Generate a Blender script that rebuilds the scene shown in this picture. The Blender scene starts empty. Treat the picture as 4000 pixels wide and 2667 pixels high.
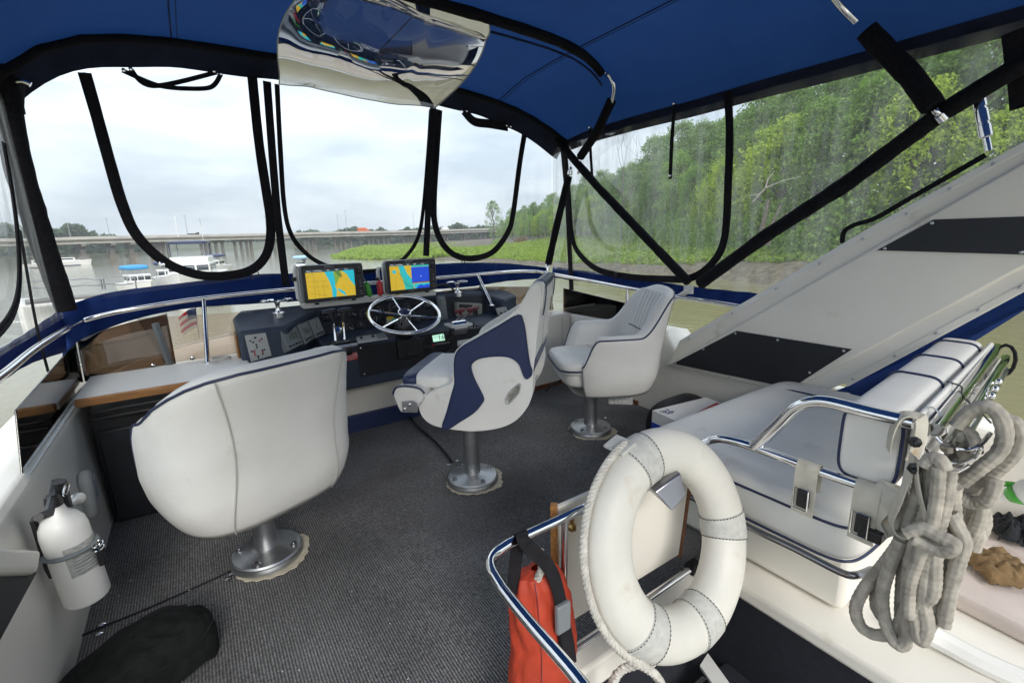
import bpy, bmesh, math, random
from mathutils import Vector as V, Matrix, noise as mnoise
rad=math.radians; sin=math.sin; cos=math.cos; PI=math.pi
rnd=random.Random(7)
SC=bpy.context.scene; COL=SC.collection
# ---------------------------------------------------------------- camera, sky, sun, exposure
CAMH=1.2; FPX=1830.0; YAW=rad(33.9); PIT=rad(12.8); ROLL=rad(1.7)
fw=V((sin(YAW)*cos(PIT),cos(YAW)*cos(PIT),-sin(PIT)))
_r0=V((cos(YAW),-sin(YAW),0)); _u0=_r0.cross(fw)
rt=_r0*cos(ROLL)-_u0*sin(ROLL); up=_u0*cos(ROLL)+_r0*sin(ROLL)
CP=V((0,0,CAMH))
cam=bpy.data.cameras.new('camera'); cam.sensor_width=36; cam.lens=36*FPX/4000; cam.clip_start=.02; cam.clip_end=5000
co=bpy.data.objects.new('camera',cam); COL.objects.link(co)
m=Matrix((rt,up,-fw)).transposed().to_4x4(); m.translation=CP; co.matrix_world=m; SC.camera=co
SC.view_settings.view_transform='Standard'; SC.view_settings.look='None'; SC.view_settings.gamma=1
SC.view_settings.use_curve_mapping=False; SC.view_settings.exposure=1.78
SC.cycles.max_bounces=7; SC.cycles.diffuse_bounces=4; SC.cycles.glossy_bounces=4; SC.cycles.transparent_max_bounces=24
SC.cycles.transmission_bounces=4; SC.cycles.caustics_reflective=False; SC.cycles.caustics_refractive=False
SC.cycles.use_denoising=True; SC.cycles.sample_clamp_indirect=6
SUN_EL=rad(32); SUN_AZ=rad(192)            # azimuth clockwise from the bow (+Y); the overcast glow comes from astern
w=bpy.data.worlds.new('World'); SC.world=w; w.use_nodes=True
nt=w.node_tree; N=nt.nodes; L=nt.links; N.clear()
out=N.new('ShaderNodeOutputWorld'); bg=N.new('ShaderNodeBackground'); L.new(bg.outputs[0],out.inputs[0])
sky=N.new('ShaderNodeTexSky'); sky.sky_type='NISHITA'; sky.sun_disc=False; sky.sun_elevation=SUN_EL; sky.sun_rotation=SUN_AZ
sky.dust_density=3; sky.air_density=1.2
tc=N.new('ShaderNodeTexCoord'); mp=N.new('ShaderNodeMapping'); mp.inputs['Scale'].default_value=(1,1,3.2); L.new(tc.outputs['Generated'],mp.inputs[0])
nz=N.new('ShaderNodeTexNoise'); nz.inputs['Scale'].default_value=2.6; nz.inputs['Detail'].default_value=6; nz.inputs['Roughness'].default_value=.55; L.new(mp.outputs[0],nz.inputs[0])
cr=N.new('ShaderNodeValToRGB'); cr.color_ramp.elements[0].position=.37; cr.color_ramp.elements[0].color=(3.7,4.3,4.9,1)
cr.color_ramp.elements[1].position=.64; cr.color_ramp.elements[1].color=(6.3,6.75,7.05,1); L.new(nz.outputs[0],cr.inputs[0])
mx=N.new('ShaderNodeMixRGB'); mx.inputs[0].default_value=.9; L.new(sky.outputs[0],mx.inputs[1]); L.new(cr.outputs[0],mx.inputs[2])
# overcast sky: brighter towards the zenith (CIE overcast distribution, softened)
sx=N.new('ShaderNodeSeparateXYZ'); L.new(tc.outputs['Generated'],sx.inputs[0])
gr=N.new('ShaderNodeMapRange'); gr.inputs[1].default_value=0; gr.inputs[2].default_value=1; gr.inputs[3].default_value=.78; gr.inputs[4].default_value=1.75; L.new(sx.outputs[2],gr.inputs[0])
mg=N.new('ShaderNodeMixRGB'); mg.blend_type='MULTIPLY'; mg.inputs[0].default_value=1; L.new(mx.outputs[0],mg.inputs[1]); L.new(gr.outputs[0],mg.inputs[2])
L.new(mg.outputs[0],bg.inputs[0]); bg.inputs[1].default_value=.066
sl=bpy.data.lights.new('sun','SUN'); sl.energy=.7; sl.angle=rad(25); sl.color=(1,.96,.9)
so=bpy.data.objects.new('sun',sl); COL.objects.link(so)
sd=V((sin(SUN_AZ)*cos(SUN_EL),cos(SUN_AZ)*cos(SUN_EL),sin(SUN_EL))); so.rotation_euler=sd.to_track_quat('Z','Y').to_euler(); so.location=sd*60
# ---------------------------------------------------------------- pixels of the photograph -> directions -> points on a known surface
def ray(x,y): return fw+rt*((x-2000)/FPX)-up*((y-1333.5)/FPX)
def atz(x,y,z): d=ray(x,y); return CP+d*((z-CAMH)/d.z)
def aty(x,y,Y): d=ray(x,y); return CP+d*(Y/d.y)
def atx(x,y,X): d=ray(x,y); return CP+d*(X/d.x)
def atp(x,y,p,n): d=ray(x,y); n=V(n); return CP+d*((V(p)-CP).dot(n)/d.dot(n))
# ---------------------------------------------------------------- mesh helpers
class MB:
    def __init__(s): s.v=[]; s.f=[]
    def add(s,vs,fs):
        o=len(s.v); s.v+=[V(p) for p in vs]; s.f+=[[i+o for i in f] for f in fs]; return s
    def box(s,c,d,rot=None):
        c=V(c); x,y,z=d[0]/2,d[1]/2,d[2]/2
        ps=[V((a*x,b*y,e*z)) for e in(-1,1) for b in(-1,1) for a in(-1,1)]
        if rot is not None: ps=[rot@p for p in ps]
        return s.add([c+p for p in ps],[(0,2,3,1),(4,5,7,6),(0,1,5,4),(2,6,7,3),(0,4,6,2),(1,3,7,5)])
    def prism(s,pts,off,hole=None):
        off=V(off); pts=[V(p) for p in pts]; n=len(pts)
        vs=pts+[p+off for p in pts]; fs=[]
        for i in range(n): j=(i+1)%n; fs.append((i,j,n+j,n+i))
        if hole is None: fs+=[tuple(range(n))[::-1],tuple(range(n,2*n))]; return s.add(vs,fs)
        h=[V(p) for p in hole]; k=len(h); vs+=h+[p+off for p in h]; b=2*n
        for i in range(k): j=(i+1)%k; fs.append((b+j,b+i,b+k+i,b+k+j))
        # ring bridge: connect by angle around the hole centre (hole given with as many points as the outline)
        for i in range(n):
            j=(i+1)%n; fs.append((j,i,b+i%k,b+j%k)); fs.append((n+i,n+j,b+k+j%k,b+k+i%k))
        return s.add(vs,fs)
    def tube(s,pts,r,n=10,closed=False,caps=True,flat=None):
        pts=[V(p) for p in pts]; m=len(pts); rr=r if isinstance(r,(list,tuple)) else [r]*m
        tg=[]
        for i in range(m):
            a=pts[i-1] if (i>0 or closed) else pts[i]; b=pts[(i+1)%m] if (i<m-1 or closed) else pts[i]
            t=(b-a); tg.append(t.normalized() if t.length>1e-9 else V((0,0,1)))
        u=tg[0].orthogonal().normalized(); vs=[]; fs=[]
        if flat is not None: u=(V(flat)-tg[0]*V(flat).dot(tg[0])).normalized()
        for i in range(m):
            u=(u-tg[i]*u.dot(tg[i])); u=u.normalized() if u.length>1e-6 else tg[i].orthogonal().normalized()
            w=tg[i].cross(u)
            for k in range(n):
                a=2*PI*k/n; vs.append(pts[i]+(u*cos(a)+w*sin(a))*rr[i])
        for i in range(m if closed else m-1):
            j=(i+1)%m
            for k in range(n): l=(k+1)%n; fs.append((i*n+k,i*n+l,j*n+l,j*n+k))
        if caps and not closed: fs+=[tuple(range(n))[::-1],tuple(range((m-1)*n,m*n))]
        return s.add(vs,fs)
    def strap(s,pts,nrm,wd,t=.002,closed=False):
        """flat band: pts along it, nrm its face normal (one or a list), width wd, thickness t"""
        pts=[V(p) for p in pts]; m=len(pts); vs=[]; fs=[]
        for i in range(m):
            a=pts[i-1] if (i>0 or closed) else pts[i]; b=pts[(i+1)%m] if (i<m-1 or closed) else pts[i]
            tg=(b-a).normalized(); nn=V(nrm[i]) if isinstance(nrm,list) else V(nrm)
            nn=(nn-tg*nn.dot(tg)).normalized(); sd_=tg.cross(nn); ww=wd[i] if isinstance(wd,list) else wd
            for a_,b_ in((-1,-1),(1,-1),(1,1),(-1,1)): vs.append(pts[i]+sd_*(a_*ww/2)+nn*(b_*t/2))
        for i in range(m if closed else m-1):
            j=(i+1)%m
            for k in range(4): l=(k+1)%4; fs.append((i*4+k,j*4+k,j*4+l,i*4+l))
        if not closed: fs+=[(0,1,2,3),((m-1)*4+3,(m-1)*4+2,(m-1)*4+1,(m-1)*4)]
        return s.add(vs,fs)
    def lathe(s,prof,n=24,o=(0,0,0),ax=(0,0,1),cap=True):
        o=V(o); ax=V(ax).normalized(); u=ax.orthogonal().normalized(); w=ax.cross(u); vs=[]; fs=[]; m=len(prof)
        for r,h in prof:
            for k in range(n): a=2*PI*k/n; vs.append(o+ax*h+(u*cos(a)+w*sin(a))*r)
        for i in range(m-1):
            for k in range(n): l=(k+1)%n; fs.append((i*n+k,i*n+l,(i+1)*n+l,(i+1)*n+k))
        if cap: fs+=[tuple(range(n))[::-1],tuple(range((m-1)*n,m*n))]
        return s.add(vs,fs)
    def grid(s,fn,nu,nv,cu=False,cv=False):
        vs=[fn(i/(nu if cu else nu-1),j/(nv if cv else nv-1)) for i in range(nu) for j in range(nv)]; fs=[]
        for i in range(nu if cu else nu-1):
            for j in range(nv if cv else nv-1):
                a,b=(i+1)%nu,(j+1)%nv; fs.append((i*nv+j,a*nv+j,a*nv+b,i*nv+b))
        return s.add(vs,fs)
    def sq(s,c,d,e1=.35,e2=.35,rot=None,nu=28,nv=16):
        """rounded pillow (superellipsoid) of full size d"""
        c=V(c)
        def p(a,e): return math.copysign(abs(a)**e,a)
        def fn(u,v):
            a=2*PI*u; b=-PI/2+PI*min(max(v,.0005),.9995)
            q=V((d[0]/2*p(cos(b),e1)*p(cos(a),e2),d[1]/2*p(cos(b),e1)*p(sin(a),e2),d[2]/2*p(sin(b),e1)))
            return c+(rot@q if rot is not None else q)
        o=len(s.v); s.grid(fn,nu,nv,cu=True); s.f.append([o+i*nv for i in range(nu)][::-1]); s.f.append([o+i*nv+nv-1 for i in range(nu)]); return s
    def ball(s,c,r,n=10): return s.sq(c,(2*r,)*3,1,1,nu=n,nv=max(5,n//2+1))
    def build(s,name,mat,parent=None,smooth=True,bevel=0,solid=0,sub=0,ang=40,seg=2):
        o=V((0,0,0)); q=parent
        while q is not None: o=o+q.location; q=q.parent
        me=bpy.data.meshes.new(name); me.from_pydata([p-o for p in s.v],[],s.f); me.validate()
        bm=bmesh.new(); bm.from_mesh(me)
        if len(bm.faces)<60000: bmesh.ops.recalc_face_normals(bm,faces=bm.faces)
        bm.to_mesh(me); bm.free()
        if smooth:
            me.polygons.foreach_set('use_smooth',[True]*len(me.polygons)); me.set_sharp_from_angle(angle=rad(ang))
        me.materials.append(mat); ob=bpy.data.objects.new(name,me); COL.objects.link(ob)
        if parent is not None: ob.parent=parent
        if solid: x=ob.modifiers.new('s','SOLIDIFY'); x.thickness=solid; x.offset=0
        if bevel: x=ob.modifiers.new('b','BEVEL'); x.width=bevel; x.segments=seg; x.limit_method='ANGLE'; x.angle_limit=rad(35); x.harden_normals=False
        if sub: x=ob.modifiers.new('u','SUBSURF'); x.levels=sub; x.render_levels=sub
        return ob
def tag(o,label,cat,group=None,kind=None):
    o['label']=label; o['category']=cat
    if group: o['group']=group
    if kind: o['kind']=kind
    return o
def thing(name,label,cat,loc=(0,0,0),group=None):
    o=bpy.data.objects.new(name,None); COL.objects.link(o); o.location=V(loc); o.empty_display_size=.05
    return tag(o,label,cat,group)
def struct(o,label=None): o['kind']='structure'; (label and o.__setitem__('label',label)); return o
def bez(pts,n=12,closed=False):
    """Catmull-Rom through points"""
    P=[V(p) for p in pts]; m=len(P); out_=[]
    for i in range(m if closed else m-1):
        a=P[(i-1)%m] if closed else P[max(i-1,0)]; b=P[i]; c=P[(i+1)%m]; d=P[(i+2)%m] if closed else P[min(i+2,m-1)]
        for k in range(n):
            t=k/n; out_.append(.5*((2*b)+(c-a)*t+(2*a-5*b+4*c-d)*t*t+(3*b-a-3*c+d)*t**3))
    if not closed: out_.append(P[-1])
    return out_
def text(body,name,mat,parent,o,ux,uy,size,align='CENTER',ext=.0004):
    c=bpy.data.curves.new(name,'FONT'); c.body=body; c.size=size; c.align_x=align; c.align_y='CENTER'; c.extrude=ext
    ob=bpy.data.objects.new(name,c); COL.objects.link(ob); c.materials.append(mat)
    base=V((0,0,0)); q=parent
    while q is not None: base=base+q.location; q=q.parent
    ux=V(ux).normalized(); uz=ux.cross(V(uy)).normalized(); uy=uz.cross(ux)
    mm=Matrix((ux,uy,uz)).transposed().to_4x4(); mm.translation=V(o)-base
    me=bpy.data.meshes.new_from_object(ob); bpy.data.objects.remove(ob); me.transform(mm); me.materials.clear(); me.materials.append(mat)
    ob=bpy.data.objects.new(name,me); COL.objects.link(ob); ob.parent=parent; return ob
# ---------------------------------------------------------------- materials
def mat(name,col,r=.5,met=0,var=.08,vs=6.0,bump=0,bs=150,coat=0,spec=.5,trl=0,trc=None,coord='Object',stretch=None,dirt=None,emit=0,rv=0):
    M_=bpy.data.materials.new(name); M_.use_nodes=True; t=M_.node_tree; n=t.nodes; l=t.links; b=n['Principled BSDF']
    b.inputs['Roughness'].default_value=r; b.inputs['Metallic'].default_value=met; b.inputs['Coat Weight'].default_value=coat; b.inputs['Specular IOR Level'].default_value=spec
    c4=(*col,1); tcn=n.new('ShaderNodeTexCoord'); src=tcn.outputs[coord]
    if stretch: mp_=n.new('ShaderNodeMapping'); mp_.inputs['Scale'].default_value=stretch; l.new(src,mp_.inputs[0]); src=mp_.outputs[0]
    b.inputs['Base Color'].default_value=c4
    if var:
        z=n.new('ShaderNodeTexNoise'); z.inputs['Scale'].default_value=vs; z.inputs['Detail'].default_value=5; l.new(src,z.inputs[0])
        rp=n.new('ShaderNodeValToRGB'); rp.color_ramp.elements[0].position=.3; rp.color_ramp.elements[1].position=.7
        rp.color_ramp.elements[0].color=(*[max(0,k*(1-var)) for k in col],1); rp.color_ramp.elements[1].color=(*[min(1,k*(1+var)) for k in col],1)
        l.new(z.outputs[0],rp.inputs[0]); o=rp.outputs[0]
        if dirt:
            z2=n.new('ShaderNodeTexNoise'); z2.inputs['Scale'].default_value=dirt[1]; z2.inputs['Detail'].default_value=8; z2.inputs['Roughness'].default_value=.65; l.new(src,z2.inputs[0])
            r2=n.new('ShaderNodeValToRGB'); r2.color_ramp.elements[0].position=dirt[2]; r2.color_ramp.elements[1].position=dirt[2]+.18; l.new(z2.outputs[0],r2.inputs[0])
            mm=n.new('ShaderNodeMixRGB'); l.new(r2.outputs[0],mm.inputs[0]); l.new(o,mm.inputs[1]); mm.inputs[2].default_value=(*dirt[0],1); o=mm.outputs[0]
        l.new(o,b.inputs['Base Color'])
        if rv:
            ma=n.new('ShaderNodeMapRange'); ma.inputs[3].default_value=max(0,r-rv); ma.inputs[4].default_value=r+rv; l.new(z.outputs[0],ma.inputs[0]); l.new(ma.outputs[0],b.inputs['Roughness'])
    if bump:
        z3=n.new('ShaderNodeTexNoise'); z3.inputs['Scale'].default_value=bs; z3.inputs['Detail'].default_value=3; l.new(src,z3.inputs[0])
        bp=n.new('ShaderNodeBump'); bp.inputs['Strength'].default_value=bump; bp.inputs['Distance'].default_value=.004; l.new(z3.outputs[0],bp.inputs['Height']); l.new(bp.outputs[0],b.inputs['Normal'])
    if emit: b.inputs['Emission Color'].default_value=c4; b.inputs['Emission Strength'].default_value=emit
    if trl:
        tr=n.new('ShaderNodeBsdfTranslucent'); tr.inputs[0].default_value=(*(trc or col),1); ms=n.new('ShaderNodeMixShader'); ms.inputs[0].default_value=trl
        l.new(b.outputs[0],ms.inputs[1]); l.new(tr.outputs[0],ms.inputs[2]); l.new(ms.outputs[0],n['Material Output'].inputs[0])
    return M_
def glassy(name,tint,gloss=.08,haze=.02,hcol=(.8,.82,.82),rough=.03,streak=0,wob=0):
    M_=bpy.data.materials.new(name); M_.use_nodes=True; t=M_.node_tree; n=t.nodes; l=t.links; n.remove(n['Principled BSDF'])
    tr=n.new('ShaderNodeBsdfTransparent'); tr.inputs[0].default_value=(*tint,1)
    di=n.new('ShaderNodeBsdfDiffuse'); di.inputs[0].default_value=(*hcol,1); tl=n.new('ShaderNodeBsdfTranslucent'); tl.inputs[0].default_value=(*hcol,1)
    a=n.new('ShaderNodeMixShader'); a.inputs[0].default_value=.6; l.new(di.outputs[0],a.inputs[1]); l.new(tl.outputs[0],a.inputs[2])
    h=n.new('ShaderNodeMixShader'); h.inputs[0].default_value=haze; l.new(tr.outputs[0],h.inputs[1]); l.new(a.outputs[0],h.inputs[2])
    tcn=n.new('ShaderNodeTexCoord')
    if streak:
        mp_=n.new('ShaderNodeMapping'); mp_.inputs['Scale'].default_value=(2,9,.9); mp_.inputs['Rotation'].default_value=(rad(-20),0,0); l.new(tcn.outputs['Object'],mp_.inputs[0])
        z=n.new('ShaderNodeTexNoise'); z.inputs['Scale'].default_value=1.4; z.inputs['Detail'].default_value=7; z.inputs['Roughness'].default_value=.62; l.new(mp_.outputs[0],z.inputs[0])
        r=n.new('ShaderNodeMapRange'); r.inputs[1].default_value=.45; r.inputs[2].default_value=.8; r.inputs[3].default_value=haze; r.inputs[4].default_value=haze+streak; l.new(z.outputs[0],r.inputs[0]); l.new(r.outputs[0],h.inputs[0])
    g=n.new('ShaderNodeBsdfGlossy'); g.inputs[1].default_value=rough
    if wob:
        z=n.new('ShaderNodeTexNoise'); z.inputs['Scale'].default_value=2.5; l.new(tcn.outputs['Object'],z.inputs[0]); bp=n.new('ShaderNodeBump'); bp.inputs['Strength'].default_value=wob; bp.inputs['Distance'].default_value=.05; l.new(z.outputs[0],bp.inputs['Height']); l.new(bp.outputs[0],g.inputs['Normal'])
    lw=n.new('ShaderNodeFresnel'); lw.inputs[0].default_value=1.45
    mu=n.new('ShaderNodeMath'); mu.operation='MULTIPLY'; mu.inputs[1].default_value=gloss/.04; mu.use_clamp=True; l.new(lw.outputs[0],mu.inputs[0])
    f=n.new('ShaderNodeMixShader'); l.new(mu.outputs[0],f.inputs[0]); l.new(h.outputs[0],f.inputs[1]); l.new(g.outputs[0],f.inputs[2]); l.new(f.outputs[0],n['Material Output'].inputs[0])
    return M_
m_gel=mat('gelcoat',(.80,.77,.70),.42,var=.04,vs=3,coat=.08,dirt=((.55,.5,.4),5,.62),bump=.04,bs=25)
m_gelw=mat('gelcoat_white',(.80,.79,.76),.45,var=.03,coat=.08)
m_vin=mat('white_vinyl',(.80,.785,.745),.45,var=.05,vs=5,bump=.16,bs=120,dirt=((.60,.57,.5),7,.62))
m_navy=mat('navy_vinyl',(.022,.035,.10),.42,var=.12,vs=9,bump=.08,bs=260)
m_pipe=mat('navy_piping',(.02,.03,.085),.4,var=0)
m_seam=mat('seam_thread',(.5,.49,.46),.7,var=0)
m_canvas=mat('navy_canvas',(.018,.05,.17),.85,var=.24,vs=2.2,bump=.12,bs=420,trl=.33,trc=(.010,.037,.13),spec=.2)
m_skirt=mat('blue_canvas_skirt',(.018,.05,.20),.85,var=.2,vs=7,bump=.15,bs=400,trl=.35,trc=(.02,.07,.32),spec=.2)
m_blk=mat('black_webbing',(.012,.011,.014),.8,var=.25,vs=40,bump=.35,bs=320,spec=.25)
m_fuzz=mat('black_sleeve_fabric',(.011,.011,.014),.95,var=.3,vs=60,bump=.6,bs=260,spec=.15)
m_seamd=mat('roof_seam',(.012,.02,.06),.9,var=0)
m_chr=mat('polished_stainless',(.78,.78,.79),.09,met=1,var=.06,vs=20,rv=.04)
m_alu=mat('brushed_aluminium',(.55,.56,.57),.38,met=1,var=.08,vs=14,stretch=(1,1,12),rv=.1,bump=.05,bs=200)
m_cpt=mat('trimmed_carpet_backing',(.6,.54,.42),.9,var=.2,vs=30)
m_bp=mat('black_plastic',(.014,.014,.016),.38,var=.1,vs=30,bump=.05,bs=300)
m_bpanel=mat('black_panel',(.010,.012,.017),.5,var=.15,vs=12,bump=.06,bs=500)
m_dash=mat('navy_dash',(.034,.048,.080),.45,var=.15,vs=9,bump=.2,bs=330)
m_grey=mat('grey_plastic',(.19,.21,.22),.45,var=.08)
m_lgrey=mat('light_grey_plastic',(.45,.46,.45),.5,var=.06)
m_lcd=mat('grey_lcd',(.16,.19,.17),.25,var=.08)
m_lcdg=mat('lit_lcd',(.30,.52,.40),.25,var=.03,emit=.5)
m_ink=mat('black_ink',(.012,.012,.012),.5,var=0)
m_white=mat('white_paint',(.8,.8,.78),.5,var=.03)
m_wood=mat('teak_trim',(.36,.17,.055),.4,var=.35,vs=10,stretch=(1,18,18),coat=.3)
m_wood2=mat('dark_teak_trim',(.17,.065,.025),.4,var=.35,vs=10,stretch=(1,18,18),coat=.3)
m_red=mat('red_plastic',(.55,.02,.025),.4,var=.08)
m_redk=mat('oxblood_knob',(.16,.02,.025),.28,var=.1,coat=.5)
m_grn=mat('green_plastic',(.06,.36,.04),.4,var=.08)
m_org=mat('orange_nylon',(.47,.05,.02),.62,var=.2,vs=14,bump=.2,bs=420,trl=.1)
m_rope=mat('grey_rope',(.40,.37,.32),.9,var=.3,vs=30,bump=.4,bs=400,dirt=((.30,.20,.08),9,.68))
m_ropew=mat('white_rope',(.55,.53,.48),.9,var=.2,vs=40,bump=.5,bs=300)
m_buoy=mat('buoy_vinyl',(.66,.645,.59),.5,var=.09,vs=5,bump=.25,bs=45,dirt=((.50,.40,.28),4.5,.60))
m_band=mat('buoy_tape',(.52,.52,.49),.8,var=.12,vs=60,bump=.4,bs=420)
m_strapw=mat('dirty_white_strap',(.58,.55,.47),.6,var=.12,vs=20,dirt=((.42,.22,.06),16,.56),bump=.15,bs=80)
m_steel=mat('dull_steel_bar',(.30,.30,.32),.3,met=1,var=.15)
m_stair=mat('dark_stair_carpet',(.012,.014,.022),.95,var=.25,vs=40,bump=.5,bs=200)
m_clear=glassy('clear_vinyl',(.97,.975,.98),.010,.008)
m_clears=glassy('scuffed_clear_vinyl',(.97,.975,.975),.008,.045,streak=.24)
m_tint=glassy('smoked_acrylic',(.36,.29,.235),.07,.01,(.2,.17,.14))
m_tintl=glassy('pale_smoked_acrylic',(.80,.74,.68),.07,.01)
m_roll=glassy('rolled_clear_vinyl',(.92,.94,.965),.036,.10,rough=.015)
# ================================================================ flybridge structure
XP,XS,YF=-.55,2.6,3.2
def carpet_mat():
    M_=mat('ribbed_carpet',(.21,.206,.205),.95,var=.42,vs=120,spec=.15); t=M_.node_tree; n=t.nodes; l=t.links; b=n['Principled BSDF']
    tcn=n.new('ShaderNodeTexCoord'); wv=n.new('ShaderNodeTexWave'); wv.wave_type='BANDS'; wv.bands_direction='X'; wv.inputs['Scale'].default_value=37; wv.inputs['Distortion'].default_value=1.2; wv.inputs['Detail'].default_value=2; wv.inputs['Detail Scale'].default_value=6
    l.new(tcn.outputs['Object'],wv.inputs[0]); z=n.new('ShaderNodeTexNoise'); z.inputs['Scale'].default_value=260; l.new(tcn.outputs['Object'],z.inputs[0])
    z2=n.new('ShaderNodeTexNoise'); z2.inputs['Scale'].default_value=2.2; z2.inputs['Detail'].default_value=6; l.new(tcn.outputs['Object'],z2.inputs[0])
    ad=n.new('ShaderNodeMath'); ad.operation='ADD'; l.new(wv.outputs[1],ad.inputs[0]); l.new(z.outputs[0],ad.inputs[1])
    bp=n.new('ShaderNodeBump'); bp.inputs['Strength'].default_value=.9; bp.inputs['Distance'].default_value=.004; l.new(ad.outputs[0],bp.inputs['Height']); l.new(bp.outputs[0],b.inputs['Normal'])
    old=b.inputs['Base Color'].links[0].from_socket
    mm=n.new('ShaderNodeMixRGB'); mm.blend_type='MULTIPLY'; mm.inputs[0].default_value=.75; l.new(old,mm.inputs[1])
    r=n.new('ShaderNodeMapRange'); r.inputs[3].default_value=.32; r.inputs[4].default_value=1.3; l.new(wv.outputs[1],r.inputs[0])
    m3=n.new('ShaderNodeMath'); m3.operation='MULTIPLY'; l.new(r.outputs[0],m3.inputs[0]); r2=n.new('ShaderNodeMapRange'); r2.inputs[1].default_value=.3; r2.inputs[2].default_value=.7; r2.inputs[3].default_value=.6; r2.inputs[4].default_value=1.4; l.new(z2.outputs[0],r2.inputs[0]); l.new(r2.outputs[0],m3.inputs[1])
    l.new(m3.outputs[0],mm.inputs[2]); l.new(mm.outputs[0],b.inputs['Base Color']); return M_
m_carpet=carpet_mat()
# carpet sheet with a gentle ripple, cut round the stair hatch
b=MB(); xs=[-.47+.06*i for i in range(50)]; ys=[-.7+.06*i for i in range(64)]
idx={}
def cz(x,y): return .004*mnoise.noise(V((x*3,y*3,1)))+.002
for i,x in enumerate(xs[:-1]):
    for j,y in enumerate(ys[:-1]):
        if x+.06>.45 and y<.84 : continue
        q=[]
        for a,c in((x,y),(x+.06,y),(x+.06,y+.06),(x,y+.06)):
            k=(round(a,3),round(c,3))
            if k not in idx: idx[k]=len(b.v); b.v.append(V((a,c,cz(a,c))))
            q.append(idx[k])
        b.f.append(q)
struct(b.build('floor',m_carpet),'dark grey ribbed carpet over the flybridge deck')
# pale deck mouldings: hatch surround, deck under the bench, stairwell
b=MB(); b.box((1.98,.05,-.03),(1.15,1.58,.05)); b.box((.95,.80,.015),(1.06,.09,.09)); b.box((.43,.05,.015),(.05,1.6,.09))
struct(b.build('deck_moulding',m_gel,bevel=.012),'pale gelcoat deck moulding around the stair hatch')
b=MB(); b.box((.93,.05,-1.3),(1.0,1.6,.02)); b.box((.44,.05,-.66),(.02,1.6,1.25)); b.box((1.42,.05,-.66),(.02,1.6,1.25)); b.box((.93,.85,-.66),(1,.02,1.25))
for k in range(4): b.box((.93,.62-.2*k,-.35-.22*k),(.94,.26,.03))
struct(b.build('stairwell',m_stair,bevel=.006),'dark carpeted stairwell below the hatch')
b=MB(); b.prism([atz(x,y,-.30) for x,y in((2734,2597),(2765,2549),(2860,2680),(2792,2680))],(0,0,-.012)); b.build('stair_tread_strip',m_white,bpy.data.objects['stairwell'])
# port side wall
b=MB()
def pw(u,v):
    y=-.3+3.45*u
    prof=[(-.455,0),(-.46,.2),(-.475,.45),(-.485,.53),(-.50,.552),(-.56,.555),(-.70,.52),(-.78,.45),(-.85,.1),(-.9,-.5)]
    t=v*(len(prof)-1); i=min(int(t),len(prof)-2); f=t-i; x=prof[i][0]*(1-f)+prof[i+1][0]*f; z=prof[i][1]*(1-f)+prof[i+1][1]*f
    return V((x,y,z))
b.grid(pw,12,37); struct(b.build('wall_port',m_gel,ang=60))
# starboard side wall, ledge and outer skin
b=MB()
def sw(u,v):
    y=-.75+3.65*u; k=min(max((y-1.82)/.07,0),1); zt=.40+.165*k
    prof=[(2.475,0),(2.475,zt*.5),(2.475,zt-.015),(2.49,zt),(2.60,zt+.005),(2.72,zt-.02),(2.80,zt-.1),(2.86,-.2),(2.9,-.6)]
    t=v*(len(prof)-1); i=min(int(t),len(prof)-2); f=t-i
    return V((prof[i][0]*(1-f)+prof[i+1][0]*f,y,prof[i][1]*(1-f)+prof[i+1][1]*f))
b.grid(sw,60,33); struct(b.build('wall_starboard',m_gel,ang=60))
# front wall (below dash, beside dash) and brow moulding outside the windscreen
b=MB(); b.box((1.33,2.98,.16),(2.34,.12,.33)); b.box((2.235,2.90,.29),(.47,.16,.58)); struct(b.build('wall_front',m_gel,bevel=.015),'pale front wall under the helm console')
b=MB(); b.box((1.0,2.905,.055),(1.75,.03,.11)); b.build('toe_kick',m_navy,bpy.data.objects['wall_front'],bevel=.004)
b=MB(); b.box((2.26,2.812,.02),(.44,.016,.035)); b.box((2.465,2.45,.02),(.014,.7,.03)); b.build('floor_trim',m_wood2,bpy.data.objects['wall_front'],bevel=.003)
b=MB(); b.box((2.38,2.818,.30),(.003,.004,.5)); b.build('panel_joint',m_seam,bpy.data.objects['wall_front'])
b=MB()
def brow(u,v):
    x=-.85+3.75*u; s=(x-1.03)/1.9; y=2.95+1.25*v; y2=y-.5*abs(s)**3*v
    z=.56+.02*sin(v*PI)-.05*v*v-.30*abs(s)**4; return V((x,y2,z))
b.grid(brow,40,14)
m_brow=mat('brow_gelcoat',(.62,.52,.40),.4,var=.06,vs=4,bump=.08,bs=60)
struct(b.build('brow',m_brow,solid=.02),'beige brow moulding outside the windscreen')
b=MB()
def browlip(u,v):
    x=-.85+3.75*u; s=(x-1.03)/1.9; y=4.2-.5*abs(s)**3; z=.51-.30*abs(s)**4; return V((x,y+.02+.5*v,z+.012-.75*v*v))
b.grid(browlip,40,10); struct(b.build('hull_front',m_gelw,solid=.02),'white boat front sloping away below the brow')
# hull below so that no gap shows beneath the deck
b=MB(); b.prism([(-.9,-1.2,-.5),(2.9,-1.2,-.5),(2.9,3.3,-.5),(2.4,4.6,-.25),(-.4,4.6,-.25),(-.9,3.3,-.5)],(0,0,-3.6)); struct(b.build('hull',m_gelw,bevel=.05))
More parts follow.
